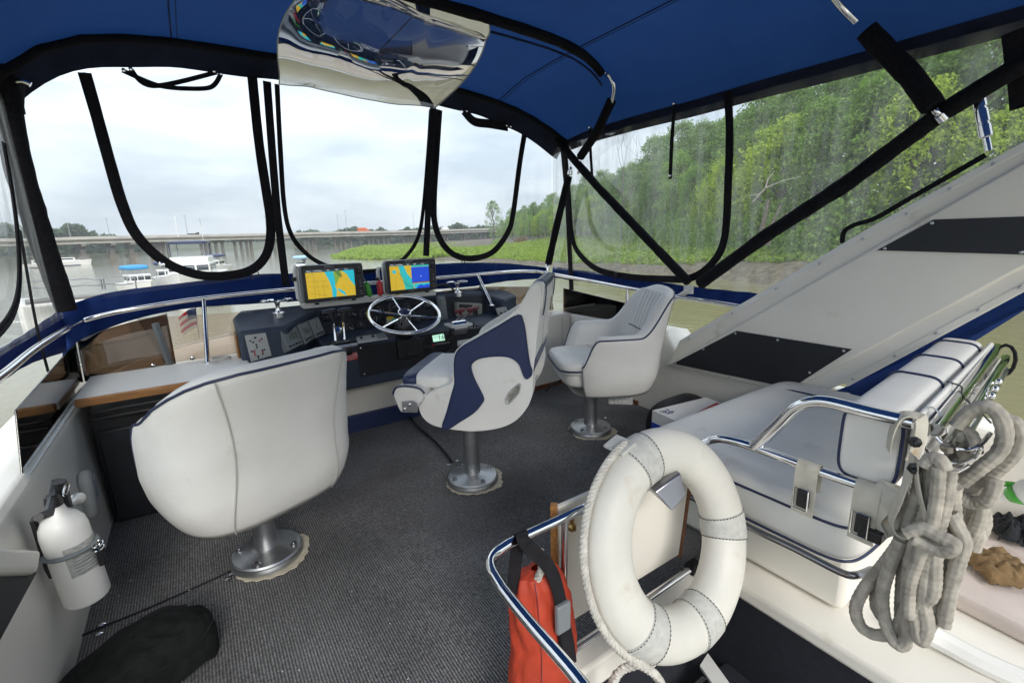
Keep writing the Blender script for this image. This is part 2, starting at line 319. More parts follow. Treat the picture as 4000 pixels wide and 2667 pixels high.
# port locker shelf at lower left with its dark recess
t=thing('locker','pale locker ledge with dark recess on the port wall, lower left',"locker",(-.5,1.3,0))
A=V((-.425,0,0)); b=MB(); b.prism([atx(x,y,-.42) for x,y in((-150,2118),(0,2130),(165,2145),(152,2235),(-150,2240))],(-.045,0,0)); b.build('ledge',m_gel,t,bevel=.012,seg=3)
b=MB(); X_=A.x-.012; b.prism([atx(145,2232,X_),atx(-80,2232,X_),atx(-80,2640,X_),atx(0,2500,X_)],(-.012,0,0)); b.build('recess_panel',m_bpanel,t)
# ================================================================ counter and fridge
t=thing('counter','white counter top with teak front edge at the port corner','counter',(-.15,2.7,.0))
b=MB(); b.box((-.15,2.74,.578),(.66,.44,.03)); b.build('counter_top',m_gelw,t,bevel=.006)
b=MB(); b.box((-.15,2.512,.578),(.64,.016,.036)); b.build('edge_trim',m_wood,t,bevel=.004)
t=thing('fridge','black built-in refrigerator under the white counter','fridge',(-.13,2.75,0))
b=MB(); b.box((-.13,2.78,.27),(.63,.48,.52)); b.build('case',m_bp,t,bevel=.006)
b=MB(); b.box((-.13,2.53,.225),(.60,.024,.43)); b.build('door',m_bpanel,t,bevel=.008)
for k in range(2): b=MB(); b.box((-.13,2.53-.004*k,.525-.030*k),(.61,.02,.016)); b.build('vent_slat',m_bp,t,bevel=.004)
b=MB(); b.box((.03,2.515,.40),(.13,.012,.06)); b.box((.03,2.508,.422),(.12,.012,.012)); b.build('handle',m_bp,t,bevel=.003)
# ================================================================ smoked windscreens
def pane(pts,off,mat_,name,parent,bev=.002): b=MB(); b.prism(pts,off); return b.build(name,mat_,parent,smooth=False,bevel=bev)
t=thing('windscreen','dark smoked acrylic windscreen wrapping the port corner','windscreen',(-.5,2.6,.55))
pane([atx(92,1863,-.5),atx(329,1514,-.5),atx(372,1300,-.5),atx(300,1335,-.5),atx(65,1600,-.5)],(-.006,0,0),m_tint,'side_pane',t)
fb=[(-.495,2.93),(-.42,3.01),(-.30,3.04),(-.14,3.05)]
b=MB(); top=[.76,.80,.835,.845]
cv=bez([V((x,y,0)) for x,y in fb],6); n=len(cv)
b.grid(lambda u,v:(lambda p:V((p.x,p.y+.04*v,.575+v*(.19+.08*u))))(cv[min(int(round(u*(n-1))),n-1)]),n,5); b.build('curved_pane',m_tint,t,solid=.006)
b=MB(); b.tube([aty(605,1262,3.04),aty(665,1428,3.04)],.016,4,flat=(1,0,0)); b.build('mullion',m_grey,t)
b=MB(); b.prism([atx(92,1868,-.497),atx(329,1519,-.497),atx(335,1508,-.497),atx(98,1852,-.497)],(.012,0,0)); b.build('side_channel',m_alu,t,bevel=.002)
for px in((598,1428),(752,1398)):
    b=MB(); p=aty(*px,3.03); b.lathe([(.011,0),(.011,.003),(.006,.006)],14,p,(0,-1,0)); b.build('screw',m_chr,t)
t=thing('windscreen','pale clear acrylic windscreen between port mullion and helm console','windscreen',(.05,3.05,.58))
pane([(-.19,3.07,.58),(.62,3.08,.58),(.62,3.12,.79),(-.27,3.11,.83)],(0,.006,0),m_tintl,'pane',t)
t=thing('windscreen','smoked acrylic windscreen right of the helm console','windscreen',(2.1,3.05,.58))
pane([(1.98,3.06,.58),(2.46,3.02,.58),(2.46,3.06,.77),(1.83,3.10,.82)],(0,.006,0),glassy('mid_smoked',(.48,.40,.33),.07,.02,(.3,.26,.22)),'pane',t)
b=MB(); b.tube([(1.80,3.09,.83),(2.0,3.05,.585)],.016,4,flat=(1,0,0)); b.build('mullion',m_grey,t)
pane([(1.5,3.09,.62),(1.975,3.065,.58),(1.8,3.105,.82),(1.5,3.12,.82)],(0,.006,0),m_tintl,'pane',t)
t=thing('windscreen','low dark smoked side screen on the starboard coaming','windscreen',(2.5,2.6,.57))
pane([atx(2200,1222,2.5),atx(2385,1262,2.5),atx(2450,1185,2.5),atx(2200,1125,2.5)],(.006,0,0),m_tint,'pane',t)
b=MB(); b.tube([atx(2195,1228,2.5),atx(2390,1268,2.5)],.006,6); b.build('channel',m_alu,t)
# ================================================================ stainless rails around the coaming
t=thing('grab_rail','long stainless grab rail running along inside of the blue skirt','rail',(1.0,3.17,.6))
cor=[aty(345,1247,3.17)]
pf=[atx(-250,1650,-.47),atx(10,1462,-.50),atx(150,1352,-.51),atx(290,1268,-.50)]+[aty(x,y,3.17) for x,y in((340,1247),(500,1210),(800,1164),(1160,1128),(1700,1086),(1980,1062),(2080,1060))]+[atx(x,y,2.52) for x,y in((2140,1067),(2320,1100),(2500,1134),(2680,1165),(2850,1191),(3050,1228))]
b=MB(); b.tube(bez(pf,8),.0125,12); b.build('top_rail',m_chr,t)
for a,c in(((796,1168),V((0,2.87,.59))),((1865,1072),V((1.80,2.93,.70))),((2452,1128),V((2.5,2.26,.57)))):
    p=aty(*a,3.17) if a[0]<2100 else atx(*a,2.52)
    b=MB(); b.tube([p,c],.0115,10); b.build('stanchion',m_chr,t)
    b=MB(); b.lathe([(.026,0),(.026,.006),(.014,.012)],16,c-V((0,0,.004))); b.build('stanchion_foot',m_chr,t)
# ================================================================ canvas roof
ZE,ZC=1.93,2.23
def roofz(x,y):
    s=min(1,abs((x-1.03)/1.62)); pw_=7 if x<1.03 else 8-4.8*min(1,max(0,(y-2.3)/.7)); z=ZE+(ZC-ZE)*(1-s**pw_)
    z-=.035*max(0,(y-2.6)/.5)**2; return z+.010*mnoise.noise(V((x*1.5,y*1.5,3)))+.004*mnoise.noise(V((x*6,y*1.2,8)))
roof=thing('bimini','navy blue canvas bimini roof stretched over the whole flybridge','canopy',(1.03,1.5,1.9))
b=MB(); b.grid(lambda u,v:(lambda x,y:V((x,y,roofz(x,y))))(-.59+3.24*u,-1.45+4.52*v),60,60); b.build('roof_panel',m_canvas,roof)
b=MB(); b.grid(lambda u,v:(lambda x:V((x,3.07+.14*v,roofz(x,3.07)-.02*v-.075*v*v+.004*sin(x*14)*v)))(-.60+3.26*u),60,6)
m_val=mat('dark_canvas_valance',(.016,.021,.045),.9,var=.25,vs=8,bump=.2,bs=350,spec=.15); b.build('front_valance',m_val,roof)
for sx,x0 in((-1,-.59),(1,2.65)):
    b=MB(); b.grid(lambda u,v:V((x0-.03*sx*(1-v)+.0*sx,-1.45+4.6*u,roofz(x0,min(3.0,-1.45+4.6*u))+.022-.085*v)),40,4); b.build('side_valance',m_val,roof)
for pts in([(x/10-.55,3.06) for x in range(0,33)],):
    b=MB(); b.tube([(x,y,roofz(x,y)-.012) for x,y in pts],.010,6); b.build('front_seam_cord',m_blk,roof)
def roofseam(pl,r=.0035,name='roof_seam'):
    b=MB(); b.tube([(x,y,roofz(x,y)-.004) for x,y in pl],r,5); return b.build(name,m_seamd,roof)
def roofpx(x,y):   # where a pixel's ray meets the roof
    z=2.1
    for _ in range(12): p=atz(x,y,z); z=roofz(p.x,p.y)
    return (p.x,p.y)
def lin(a,c,n=14): return [(a[0]+(c[0]-a[0])*i/n,a[1]+(c[1]-a[1])*i/n) for i in range(n+1)]
roofseam(lin((.09,3.05),(.09,-1.2))); roofseam(lin((.115,3.05),(.115,-1.2)),.0018,'stitch_line'); roofseam(lin((2.025,3.05),(2.025,-1.2)),.0018,'stitch_line'); roofseam(lin((2.0,3.05),(2.0,-1.2))); roofseam(lin((1.05,3.05),(1.05,-1.2)))
seg_=[(x/20,2.28+.24*abs((x/20-1.03)/1.6)**3) for x in range(-8,49)]; roofseam(seg_,.007,'bow_pocket_edge')
for px in((2125,130),(2175,155)):
    q=roofpx(*px); b=MB(); b.lathe([(.009,0),(.009,.004),(.004,.007)],12,(q[0],q[1],roofz(*q)-.004),(0,0,-1)); b.build('snap',m_chr,roof)
# bows, legs and braces
fr=thing('bimini_tubing','tubular bimini frame of stainless bows in black fabric sleeves','frame',(2.55,2.0,.9))
def sleeve(pts,r,name='sleeve'):
    P=[V(p) for p in pts]; Q=[]; r0,r1=r if isinstance(r,tuple) else (r,r)
    for i in range(len(P)-1):
        n=max(2,int((P[i+1]-P[i]).length/.03))
        Q+=[P[i].lerp(P[i+1],k/n) for k in range(n)]
    Q.append(P[-1]); rr=[(r0+(r1-r0)*i/(len(Q)-1))*(1+.10*mnoise.noise(p*14)+.05*mnoise.noise(p*40)) for i,p in enumerate(Q)]
    b=MB(); b.tube(Q,rr,14); return b.build(name,m_fuzz,fr)
def ptube(pts,r=.0125,name='tube',m_=None,par=None): b=MB(); b.tube(pts,r,12); return b.build(name,m_ or m_chr,par or fr)
def bowpath(yside,zside,ytop,xa,xb,n=40):
    q=[]
    for i in range(n+1):
        u=i/n; x=xa+(xb-xa)*u; s=abs(2*u-1); k=1-s**3
        y=yside+(ytop-yside)*k; q.append(V((x,y,roofz(x,y)-.022 if s<.93 else (roofz(x,y)-.022)*(1-(s-.93)/.07)+zside*((s-.93)/.07))))
    return q
fb=[V((x/20,3.05-.03*abs((x/20-1.03)/1.6)**3,roofz(x/20,3.03)-.028)) for x in range(-11,53)]
sleeve(fb[::3],.018)                                              # front bow
mb=bowpath(2.46,2.02,2.12,-.53,2.52); sleeve(mb[3:-3],.025)        # main bow
elb=bez([mb[-4],atx(2372,285,2.36),atx(2399,335,2.40),atx(2390,400,2.44)],6); ptube(elb,.0135,'bow_elbow')
J=V((2.55,2.82,1.71))
sleeve([atx(2388,395,2.44),atx(2330,520,2.50),atx(2268,612,2.55)],.032)
sleeve([atx(2175,545,2.54),atx(2232,612,2.55),atx(2330,725,2.55),atx(2520,925,2.55),atx(2690,1102,2.55)],.029)
sleeve([atx(2222,690,2.53),atx(2175,880,2.53),atx(2142,1030,2.53)],.029)
sleeve([atx(2735,1108,2.55),atx(3000,915,2.55),atx(3300,722,2.55),atx(3680,440,2.55),atx(4050,215,2.55)],.035)
sleeve([atx(3645,418,2.50),atx(3560,300,2.50),atx(3430,170,2.48),atx(3385,120,2.46)],.040)
ptube(bez([atx(3345,85,2.42),atx(3290,30,2.36),atx(3230,-40,2.25),atx(3150,-110,2.1)],5),.0135,'bow_elbow')
ab=[V((x/20,1.18,roofz(x/20,1.18)-.024)) for x in range(-10,42)]; sleeve(ab[::3],.02)
# port front leg sleeve
sleeve([V((-.545,3.1,1.93)),aty(28,455,3.1),aty(85,700,3.1),aty(170,960,3.1),aty(262,1215,3.1)],(.056,.042))
sleeve([aty(-40,250,3.05),aty(20,330,3.08),aty(40,440,3.1)],.05)
ptube(bez([aty(60,320,3.06),aty(90,318,3.05),aty(120,332,3.05)],4),.012,'bow_elbow')
# fittings at the joints
def fitting(p,ax,n=1):
    b=MB(); ax=V(ax).normalized(); b.lathe([(.016,-.03),(.019,-.028),(.019,.0),(.014,.004),(.014,.02),(.009,.03)],14,p,ax); b.tube([V(p)+ax.orthogonal()*.022,V(p)-ax.orthogonal()*.022],.005,8); return b.build('fitting',m_chr,fr)
fitting(atx(2258,640,2.55),atx(2268,612,2.55)-atx(2232,700,2.54)); fitting(atx(2228,668,2.54),atx(2232,630,2.54)-atx(2222,700,2.53)); fitting(atx(2265,665,2.55),(0,1,-1))
fitting(atx(2138,1045,2.53),(0,.1,1)); fitting(atx(3668,450,2.52),atx(3645,418,2.50)-atx(3700,480,2.55))
p=atx(2690,1128,2.53); b=MB(); b.box(p+V((0,0,-.005)),(.02,.06,.05)); b.tube([p+V((0,.0,-.01)),atx(2610,1185,2.53)],.016,12); b.tube([p+V((-.02,0,.01)),p+V((.02,0,.01))],.006,8); b.build('deck_hinge',m_gelw,fr,bevel=.003)
b=MB(); q=atx(2588,1190,2.53); b.box(q-V((0,0,.02)),(.025,.05,.03)); b.lathe([(.03,-.045),(.03,-.038),(.012,-.03)],14,q); b.build('deck_hinge_foot',m_chr,fr,bevel=.003)
# chrome folding clamp near the arch top
t=thing('mast_clamp','stacked chrome tube clamp standing on the white radar arch edge','clamp',atx(3860,590,2.60))
b=MB(); a_=atx(3862,590,2.60); c_=atx(3828,415,2.60); ax=(c_-a_).normalized(); ln=(c_-a_).length
b.lathe([(.012,0),(.012,.05),(.021,.055),(.021,.10),(.018,.102),(.018,.11),(.021,.112),(.021,.16),(.018,.162),(.018,.168),(.021,.17),(.021,.215),(.012,.22),(.012,ln)],16,a_,ax); b.build('clamp_body',m_chr,t)
# ================================================================ clear enclosure panels
def on_front(x,y): return aty(x,y,YF)
def on_star(x,y): return atx(x,y,XS)
def on_port(x,y): return atx(x,y,XP)
def flatpoly(b,pts,off): b.prism(pts,off); return b
def valz(x): return roofz(x,3.07)-.06
def band(parent,pts,wpx,fn,nrm,name='zipper_band',n=10,t_=.005,m_=None,wav=.0):
    P=bez([fn(*p) for p in pts],n); ws=[]
    for i,p in enumerate(P): ws.append(wpx*(1+.06*mnoise.noise(p*9))*1.0)
    b=MB(); b.strap(P,nrm,ws,t_); b.strap([p+V(nrm)*.004 for p in P],nrm,[w_*.22 for w_ in ws],t_*.8); return b.build(name,m_ or m_blk,parent,smooth=False)
NF=(0,-1,0); NS=(-1,0,0); NP=(1,0,0)
def skirtf(name,parent,fn,top,bot,nrm,ripple=.006,mm=None):
    T=[fn(*p) for p in top]; B=[fn(*p) for p in bot]; b=MB(); T=bez(T,8); B=bez(B,8); n=min(len(T),len(B))
    def f(u,v):
        i=u*(n-1); k=min(int(i),n-2); q=i-k
        a=T[k].lerp(T[k+1],q); c=B[k].lerp(B[k+1],q); p=a.lerp(c,v)
        return p+V(nrm)*(-.03+ripple*sin(u*n*2.1+v*2)+ripple*mnoise.noise(p*9))
    b.grid(f,n*3,6); return b.build(name,mm or m_skirt,parent,solid=.002)
# front port panel
e=thing('enclosure_panel','clear vinyl front window panel on the port side with curved black zipper','window panel',(.1,YF,1.0))
pane([(-.56,YF+.012,.93),(.42,YF+.012,1.0),(.42,YF+.012,valz(.42)),(-.56,YF+.012,valz(-.5))],(0,.0012,0),m_clear,'clear_pane',e,0)
band(e,[(330,285),(372,430),(430,640),(478,800),(535,920),(640,1020),(760,1070),(870,1078),(980,1055),(1040,995),(1058,900),(1045,780),(1012,560),(985,300)],.050,on_front,NF)
b=MB(); b.strap([on_front(1042,320)+V((0,-.006,0)),on_front(1066,640)+V((0,-.006,0)),on_front(1082,830)+V((0,-.006,0)),on_front(1112,1115)+V((0,-.05,0))],NF,.042,.006); b.build('corner_strip',m_blk,e,smooth=False)
for px in((980,1062),(1003,1048)):
    p=on_front(*px); b=MB(); b.tube([p,p+V((.004,-.012,-.035)),p+V((.006,-.014,-.05))],.003,6); b.build('zipper_pull',m_bp,e)
for a,c,d in(((480,283),(610,340),(700,352)),((512,278),(600,345),(845,290)),((700,352),(820,350),(862,296))):
    b=MB(); b.strap(bez([on_front(*a)+V((0,-.03,0)),on_front(*c)+V((0,-.04,0)),on_front(*d)+V((0,-.03,0))],8),NF,.022,.002); b.build('roll_strap',m_blk,e,smooth=False)
for px in((486,283),(513,278),(835,286),(862,296)): b=MB(); b.lathe([(.009,0),(.009,.004),(.004,.007)],12,on_front(*px)+V((0,-.035,0)),(0,-1,0)); b.build('snap',m_chr,e)
b=MB(); b.lathe([(.015,0),(.015,.006),(.007,.008)],14,on_front(632,1034)+V((0,-.008,0)),(0,-1,0)); b.build('grommet',m_chr,e)
skirtf('skirt',e,on_front,[(235,1205),(420,1145),(700,1108),(1000,1073),(1125,1070)],[(240,1400),(420,1285),(700,1212),(1000,1188),(1125,1180)],NF,.003)
# front centre panel
e=thing('enclosure_panel','clear vinyl front window panel directly ahead of the steering wheel','window panel',(1.0,YF,1.0))
pane([(.424,YF+.010,1.0),(1.53,YF+.010,1.0),(1.53,YF+.010,valz(1.53)),(.424,YF+.010,valz(.43))],(0,.0012,0),m_clear,'clear_pane',e,0)
band(e,[(1082,330),(1096,600),(1110,800),(1135,910),(1190,985),(1270,1035),(1400,1062),(1530,1040),(1600,985),(1638,910),(1655,800),(1672,600),(1683,430)],.026,on_front,NF)
b=MB(); b.strap([on_front(1690,420)+V((0,-.008,0)),on_front(1678,640)+V((0,-.008,0)),on_front(1660,1000)+V((0,-.02,0))],NF,.045,.006); b.build('corner_strip',m_blk,e,smooth=False)
skirtf('skirt',e,on_front,[(1125,1070),(1300,1062),(1500,1048),(1700,1032)],[(1125,1182),(1300,1165),(1500,1150),(1700,1130)],NF)
# front starboard panel
e=thing('enclosure_panel','clear vinyl front window panel on the starboard side before the bridge end','window panel',(2.1,YF,1.0))
pane([(1.534,YF+.008,1.0),(2.6,YF+.008,.92),(2.6,YF+.008,valz(2.55)),(1.534,YF+.008,valz(1.54))],(0,.0012,0),m_clear,'clear_pane',e,0)
band(e,[(1716,430),(1705,600),(1695,780),(1700,880),(1735,960),(1790,1002),(1860,1008),(1930,980),(1985,905),(2005,830),(2030,640),(2048,530)],.045,on_front,NF)
b=MB(); b.strap(bez([on_front(1805,438)+V((0,-.03,0)),on_front(1840,480)+V((0,-.045,0)),on_front(1900,490)+V((0,-.05,0)),on_front(1975,500)+V((0,-.03,0))],6),NF,.06,.004); b.build('roll_strap',m_blk,e,smooth=False)
for px in((1795,437),(1814,438),(1970,494),(1986,498)): b=MB(); b.lathe([(.009,0),(.009,.004),(.004,.007)],12,on_front(*px)+V((0,-.035,0)),(0,-1,0)); b.build('snap',m_chr,e)
skirtf('skirt',e,on_front,[(1700,1032),(1850,1026),(2000,1030),(2140,1045)],[(1700,1132),(1850,1120),(2000,1098),(2140,1088)],NF)
for px in((1802,1012),(1812,1012)): p=on_front(*px); b=MB(); b.tube([p,p+V((0,-.012,-.03))],.004,6); b.build('zipper_pull',m_bp,e)
# starboard panels
e=thing('enclosure_panel','scuffed clear vinyl starboard side panel with U-shaped black zipper facing trees','window panel',(XS,2.3,.9))
pane([V((XS+.01,3.2,.90)),V((XS+.01,1.42,.84)),V((XS+.01,1.42,1.9)),V((XS+.01,3.2,1.9))],(.0012,0,0),m_clears,'clear_pane',e,0)
band(e,[(2205,560),(2222,760),(2232,900),(2255,980),(2330,1050),(2450,1080),(2600,1090),(2700,1085),(2780,1030),(2830,930),(2845,700),(2850,520),(2843,360)],.045,on_star,NS)
b=MB(); b.strap([on_star(2196,560),on_star(2215,760),on_star(2232,1120),on_star(2238,1290)],NS,.05,.006); b.build('corner_strip',m_blk,e,smooth=False)
skirtf('skirt',e,on_star,[(2150,1042),(2400,1078),(2700,1122),(2950,1146)],[(2150,1085),(2400,1122),(2700,1176),(2950,1215)],NS,.012)
for a,c in(((2312,498),(2325,720)),((2643,405),(2628,700))):
    A=on_star(*a)+V((-.02,0,0)); Cc=on_star(*c)+V((-.025,0,0)); b=MB(); b.strap([A,A.lerp(Cc,.5)+V((-.006,0,0)),Cc],NS,[.022,.026,.024],.003); b.build('roll_strap',m_blk,e,smooth=False)
    for q in(A+V((-.004,0,.0)),Cc+V((-.004,0,.02))): b=MB(); b.lathe([(.010,0),(.010,.004),(.005,.007)],12,q,(-1,0,0)); b.build('snap',m_chr,e)
p=on_star(2410,1072); b=MB(); b.box(p+V((-.01,0,0)),(.012,.03,.03)); b.tube([p+V((-.012,0,0)),p+V((-.02,0,-.05))],.005,6); b.build('zipper_pull',m_bp,e)
e=thing('enclosure_panel','scuffed clear vinyl aft side panel above the white radar arch','window panel',(XS,.8,1.2))
pane([V((XS+.006,1.415,.84)),V((XS+.006,.2,.84)),V((XS+.006,.2,1.9)),V((XS+.006,1.415,1.9))],(.0012,0,0),m_clears,'clear_pane',e,0)
band(e,[(3290,950),(3298,905),(3340,878),(3420,852),(3560,772),(3700,692),(3850,606)],.02,on_star,NS)
band(e,[(3965,120),(3985,300),(3995,420)],.07,on_star,NS)
# port panel
e=thing('enclosure_panel','clear vinyl port side panel at the left edge of the picture','window panel',(XP,2.3,.9))
pane([V((XP-.01,3.18,.86)),V((XP-.01,1.0,.86)),V((XP-.01,1.0,1.9)),V((XP-.01,3.18,1.9))],(-.0012,0,0),m_clears,'clear_pane',e,0)
band(e,[(15,560),(48,750),(72,950),(75,1110),(50,1220),(-20,1310),(-150,1400)],.035,on_port,NP)
b=MB(); b.strap([on_port(78,900),on_port(125,1180),on_port(150,1310),on_port(188,1450)],NP,.028,.004); b.build('corner_strip',m_blk,e,smooth=False)
skirtf('skirt',e,on_port,[(275,1200),(150,1290),(0,1388),(-200,1520)],[(290,1370),(150,1420),(0,1530),(-200,1700)],NP,.0015)
# rolled-up vinyl sheet hanging under the roof
t=thing('rolled_vinyl','loosely rolled clear glossy vinyl sheet hanging under the blue roof','vinyl sheet',(1.0,2.6,2.0))
R0=[(1090,330),(1200,345),(1350,370),(1500,395),(1690,425)]   # lower edge, near the front
R1=[(1260,-60),(1400,-110),(1560,-120),(1720,-110),(1880,-50)]
def sheet(u,v):
    k=u*4; i=min(int(k),3); q=k-i
    lo=V((*(a*(1-q)+c*q for a,c in zip(R0[i],R0[i+1])),)); hi=V((*(a*(1-q)+c*q for a,c in zip(R1[i],R1[i+1])),))
    lo3=aty(lo[0],lo[1],2.98-.10*u); hi3=aty(hi[0],hi[1],2.15)
    p=lo3.lerp(hi3,v); sag=.14*sin(PI*v)*(.55+.45*sin(PI*u)); p.z-=sag*.9; p.y-=sag*.35
    p.x+=.06*sin(PI*v)*(2*u-1)*2.0+.03*sin(v*5+u*3)
    p+=V((.012*sin(5*v+3*u),.014*sin(4*u+3*v),.016*mnoise.noise(V((u*2.2,v*2.2,0)))+.004*mnoise.noise(V((u*7,v*2.5,4)))))
    if p.z>roofz(p.x,p.y)-.03: p.z=roofz(p.x,p.y)-.03
    return p
b=MB(); b.grid(sheet,60,50); b.build('vinyl_sheet',m_roll,t)
b=MB(); b.tube([sheet(i/40,0) for i in range(41)],.0025,5); b.tube([sheet(1,i/40) for i in range(41)],.004,5); b.tube([sheet(0,i/40) for i in range(41)],.003,5); b.build('hem',m_lgrey,t)
# ================================================================ radar arch leg
from mathutils.geometry import tessellate_polygon
XA=2.45
def onarch(x,y,d=0): p=atx(x,y,XA-d); return p
t=thing('radar_arch','wide cream gelcoat radar arch leg sloping aft on the starboard side','arch leg',(2.5,1.2,.4))
def archpoly(pts,d0,th,name,m_,bv=.004,seg=2): b=MB(); b.prism([onarch(x,y,d0) for x,y in pts],(th,0,0)); return b.build(name,m_,t,bevel=bv,seg=seg,smooth=True)
archpoly([(2652,1332),(3400,890),(4120,490),(4120,1065),(3300,1496),(3180,1545),(3090,1535),(2610,1428)],0,.14,'arch_body',m_gel,.006)
archpoly([(2600,1424),(2900,1262),(3255,1056),(3636,838),(4110,570),(4110,985),(3700,1205),(3332,1400),(3110,1518),(2850,1468)],.016,.02,'inner_panel',m_gel,.014,3)
archpoly([(2654,1330),(3400,887),(4120,487),(4120,520),(3400,915),(2675,1340)],.004,.02,'front_flange',m_gelw,.002)
archpoly([(3290,1486),(4120,1040),(4120,1075),(3310,1510)],.004,.02,'aft_flange',m_gel,.002)
def lp(a,c,k): return (a[0]+(c[0]-a[0])*k,a[1]+(c[1]-a[1])*k)
def screwx(p,r=.006): b=MB(); b.lathe([(r,0),(r,.002),(r*.5,.004)],10,p,(-1,0,0)); b.build('screw',m_alu,t)
for k in range(9): screwx(onarch(*lp((2690,1322),(4050,545),k/8),.006))
for k in range(5): screwx(onarch(*lp((3330,1480),(3985,1122),k/4),.006))
for poly,scr in(([(2628,1420),(2876,1292),(3328,1364),(3090,1516)],[(2640,1420),(2748,1364),(2873,1302),(3038,1328),(3296,1370),(3163,1455),(2850,1472),(3070,1505)]),
                ([(3425,978),(3645,858),(4110,842),(4110,998)],[(3457,971),(3641,871),(3990,985)])):
    archpoly(poly,.021,.004,'black_panel',m_bpanel,.001)
    for s_ in scr: screwx(onarch(*s_,.0225),.0065)
b=MB(); q=V((2.47,1.55,.20)); b.lathe([(.09,0),(.09,.003)],32,(2.474,1.30,.25),(-1,0,0)); o=b.build('inspection_plate',m_gel,t,bevel=.001)
t=thing('aft_skirt','navy canvas strip and flap below the aft edge of the radar arch','canvas',(2.55,.6,.5))
b=MB(); b.prism([atx(3215,1545,2.50),atx(3330,1500,2.60),atx(4100,1078,2.60),atx(4100,1150,2.60),atx(3700,1400,2.60),atx(3290,1590,2.50),atx(3225,1570,2.50)],(.004,0,0)); b.build('strip',m_skirt,t,smooth=False)
b=MB(); b.lathe([(.012,0),(.012,.004),(.006,.007)],14,atx(3322,1548,2.49),(-1,0,0)); b.build('snap',m_chr,t)
# ================================================================ helm console
con=thing('helm_console','dark navy helm console with recessed gauge panel ahead of the chairs','console',(1.0,2.95,.33))
def ext(prof,x0,x1,name,m_,parent,bv=.012): b=MB(); b.prism([(x0,y,z) for y,z in prof],(x1-x0,0,0)); return b.build(name,m_,parent,bevel=bv)
ext([(2.75,.33),(2.735,.60),(2.86,.625),(2.985,.64),(3.05,.795),(3.17,.81),(3.17,.33)],.56,1.84,'console_body',m_dash,con)
def plan(pts,z0,z1,name,m_,parent,bv=.014,slope=0):
    b=MB(); vs=[(x,y,z0) for x,y in pts]+[(x,y,z1-slope*max(0,3.16-y)) for x,y in pts]; n=len(pts)
    b.add(vs,[(i,(i+1)%n,n+(i+1)%n,n+i) for i in range(n)]+[tuple(range(n))[::-1],tuple(range(n,2*n))]); return b.build(name,m_,parent,bevel=bv)
plan([(.155,2.79),(.385,2.79),(.60,3.02),(.60,3.172),(.20,3.172),(.155,3.05)],.332,.812,'port_wing',m_dash,con,.016,.17)
plan([(1.80,3.05),(1.86,2.87),(2.03,2.94),(2.03,3.05),(1.93,3.172),(1.80,3.172)],.332,.80,'starboard_wing',m_dash,con,.016,.22)
b=MB(); b.box((.148,2.93,.62),(.012,.13,.20)); b.build('end_trim',m_wood,con,bevel=.004)
# black recess facing and gauge board
b=MB(); GP=V((1.2,3.012,.71)); GN=V((0,-.155,.065)).normalized()*-1; GN=V((0,-.92,.39)).normalized()
b.prism([atp(x,y,GP,GN) for x,y in((1245,1215),(1420,1188),(1700,1165),(1890,1152),(1905,1230),(1870,1262),(1700,1262),(1400,1310),(1262,1325))],GN*.004); b.build('gauge_board',m_bpanel,con)
pane([V((.735,2.734,.585)),V((1.66,2.734,.585)),V((1.66,2.74,.40)),V((.745,2.74,.40))],(0,-.004,0),m_bpanel,'lower_panel',con,.001)
for x,z in((.765,.415),(1.62,.415),(.76,.575),(1.2,.41)): b=MB(); b.lathe([(.005,0),(.005,.002),(.002,.003)],10,(x,2.731,z),(0,-1,0)); b.build('screw',m_chr,con)
def gauge(px,r,needle):
    p=atp(*px,GP,GN)+GN*.006; ux=V((1,0,0)); uy=GN.cross(ux); g_=MB(); g_.lathe([(r*1.12,-.004),(r*1.12,.006),(r*.98,.010),(r*.96,.004),(.0005,.004)],24,p,GN); o=g_.build('gauge',m_bp,con)
    k=MB()
    for i in range(9):
        a=rad(-120+30*i); d=ux*sin(a)+uy*cos(a); k.tube([p+GN*.005+d*r*.72,p+GN*.005+d*r*.88],.0009,4)
    a=rad(needle); d=ux*sin(a)+uy*cos(a); k.tube([p+GN*.006-d*r*.15,p+GN*.006+d*r*.78],.0013,4); k.build('dial_marks',m_white,o)
for px,r,nd in[((1275,1240),.027,110),((1318,1232),.022,60),((1377,1226),.027,130),((1425,1226),.037,90),((1483,1210),.027,175),((1535,1202),.037,70),((1588,1199),.027,100),((1629,1196),.027,120),((1665,1192),.027,115),((1364,1280),.027,135),((1408,1272),.024,20),((1627,1246),.026,40),((1661,1242),.026,110),((1470,1252),.026,10)]: gauge(px,r,nd)
p=atp(1316,1288,GP,GN)+GN*.006; b=MB(); b.lathe([(.027,0),(.027,.008),(.018,.012),(.016,.006),(.0005,.006)],22,p,GN); b.build('clock_gauge',m_chr,con)
b=MB(); cmp_=atp(1512,1262,GP,GN)-V((0,.05,.0)); b.sq(cmp_,(.10,.09,.07),.8,.8); b.build('compass',m_bp,con)
b=MB(); b.lathe([(.034,0),(.036,.01),(.03,.02)],20,cmp_+V((0,-.02,.02)),(0,-.5,.8)); b.build('compass_dome',glassy('compass_glass',(.2,.4,.36),.2,.05,(.1,.3,.26)),con)
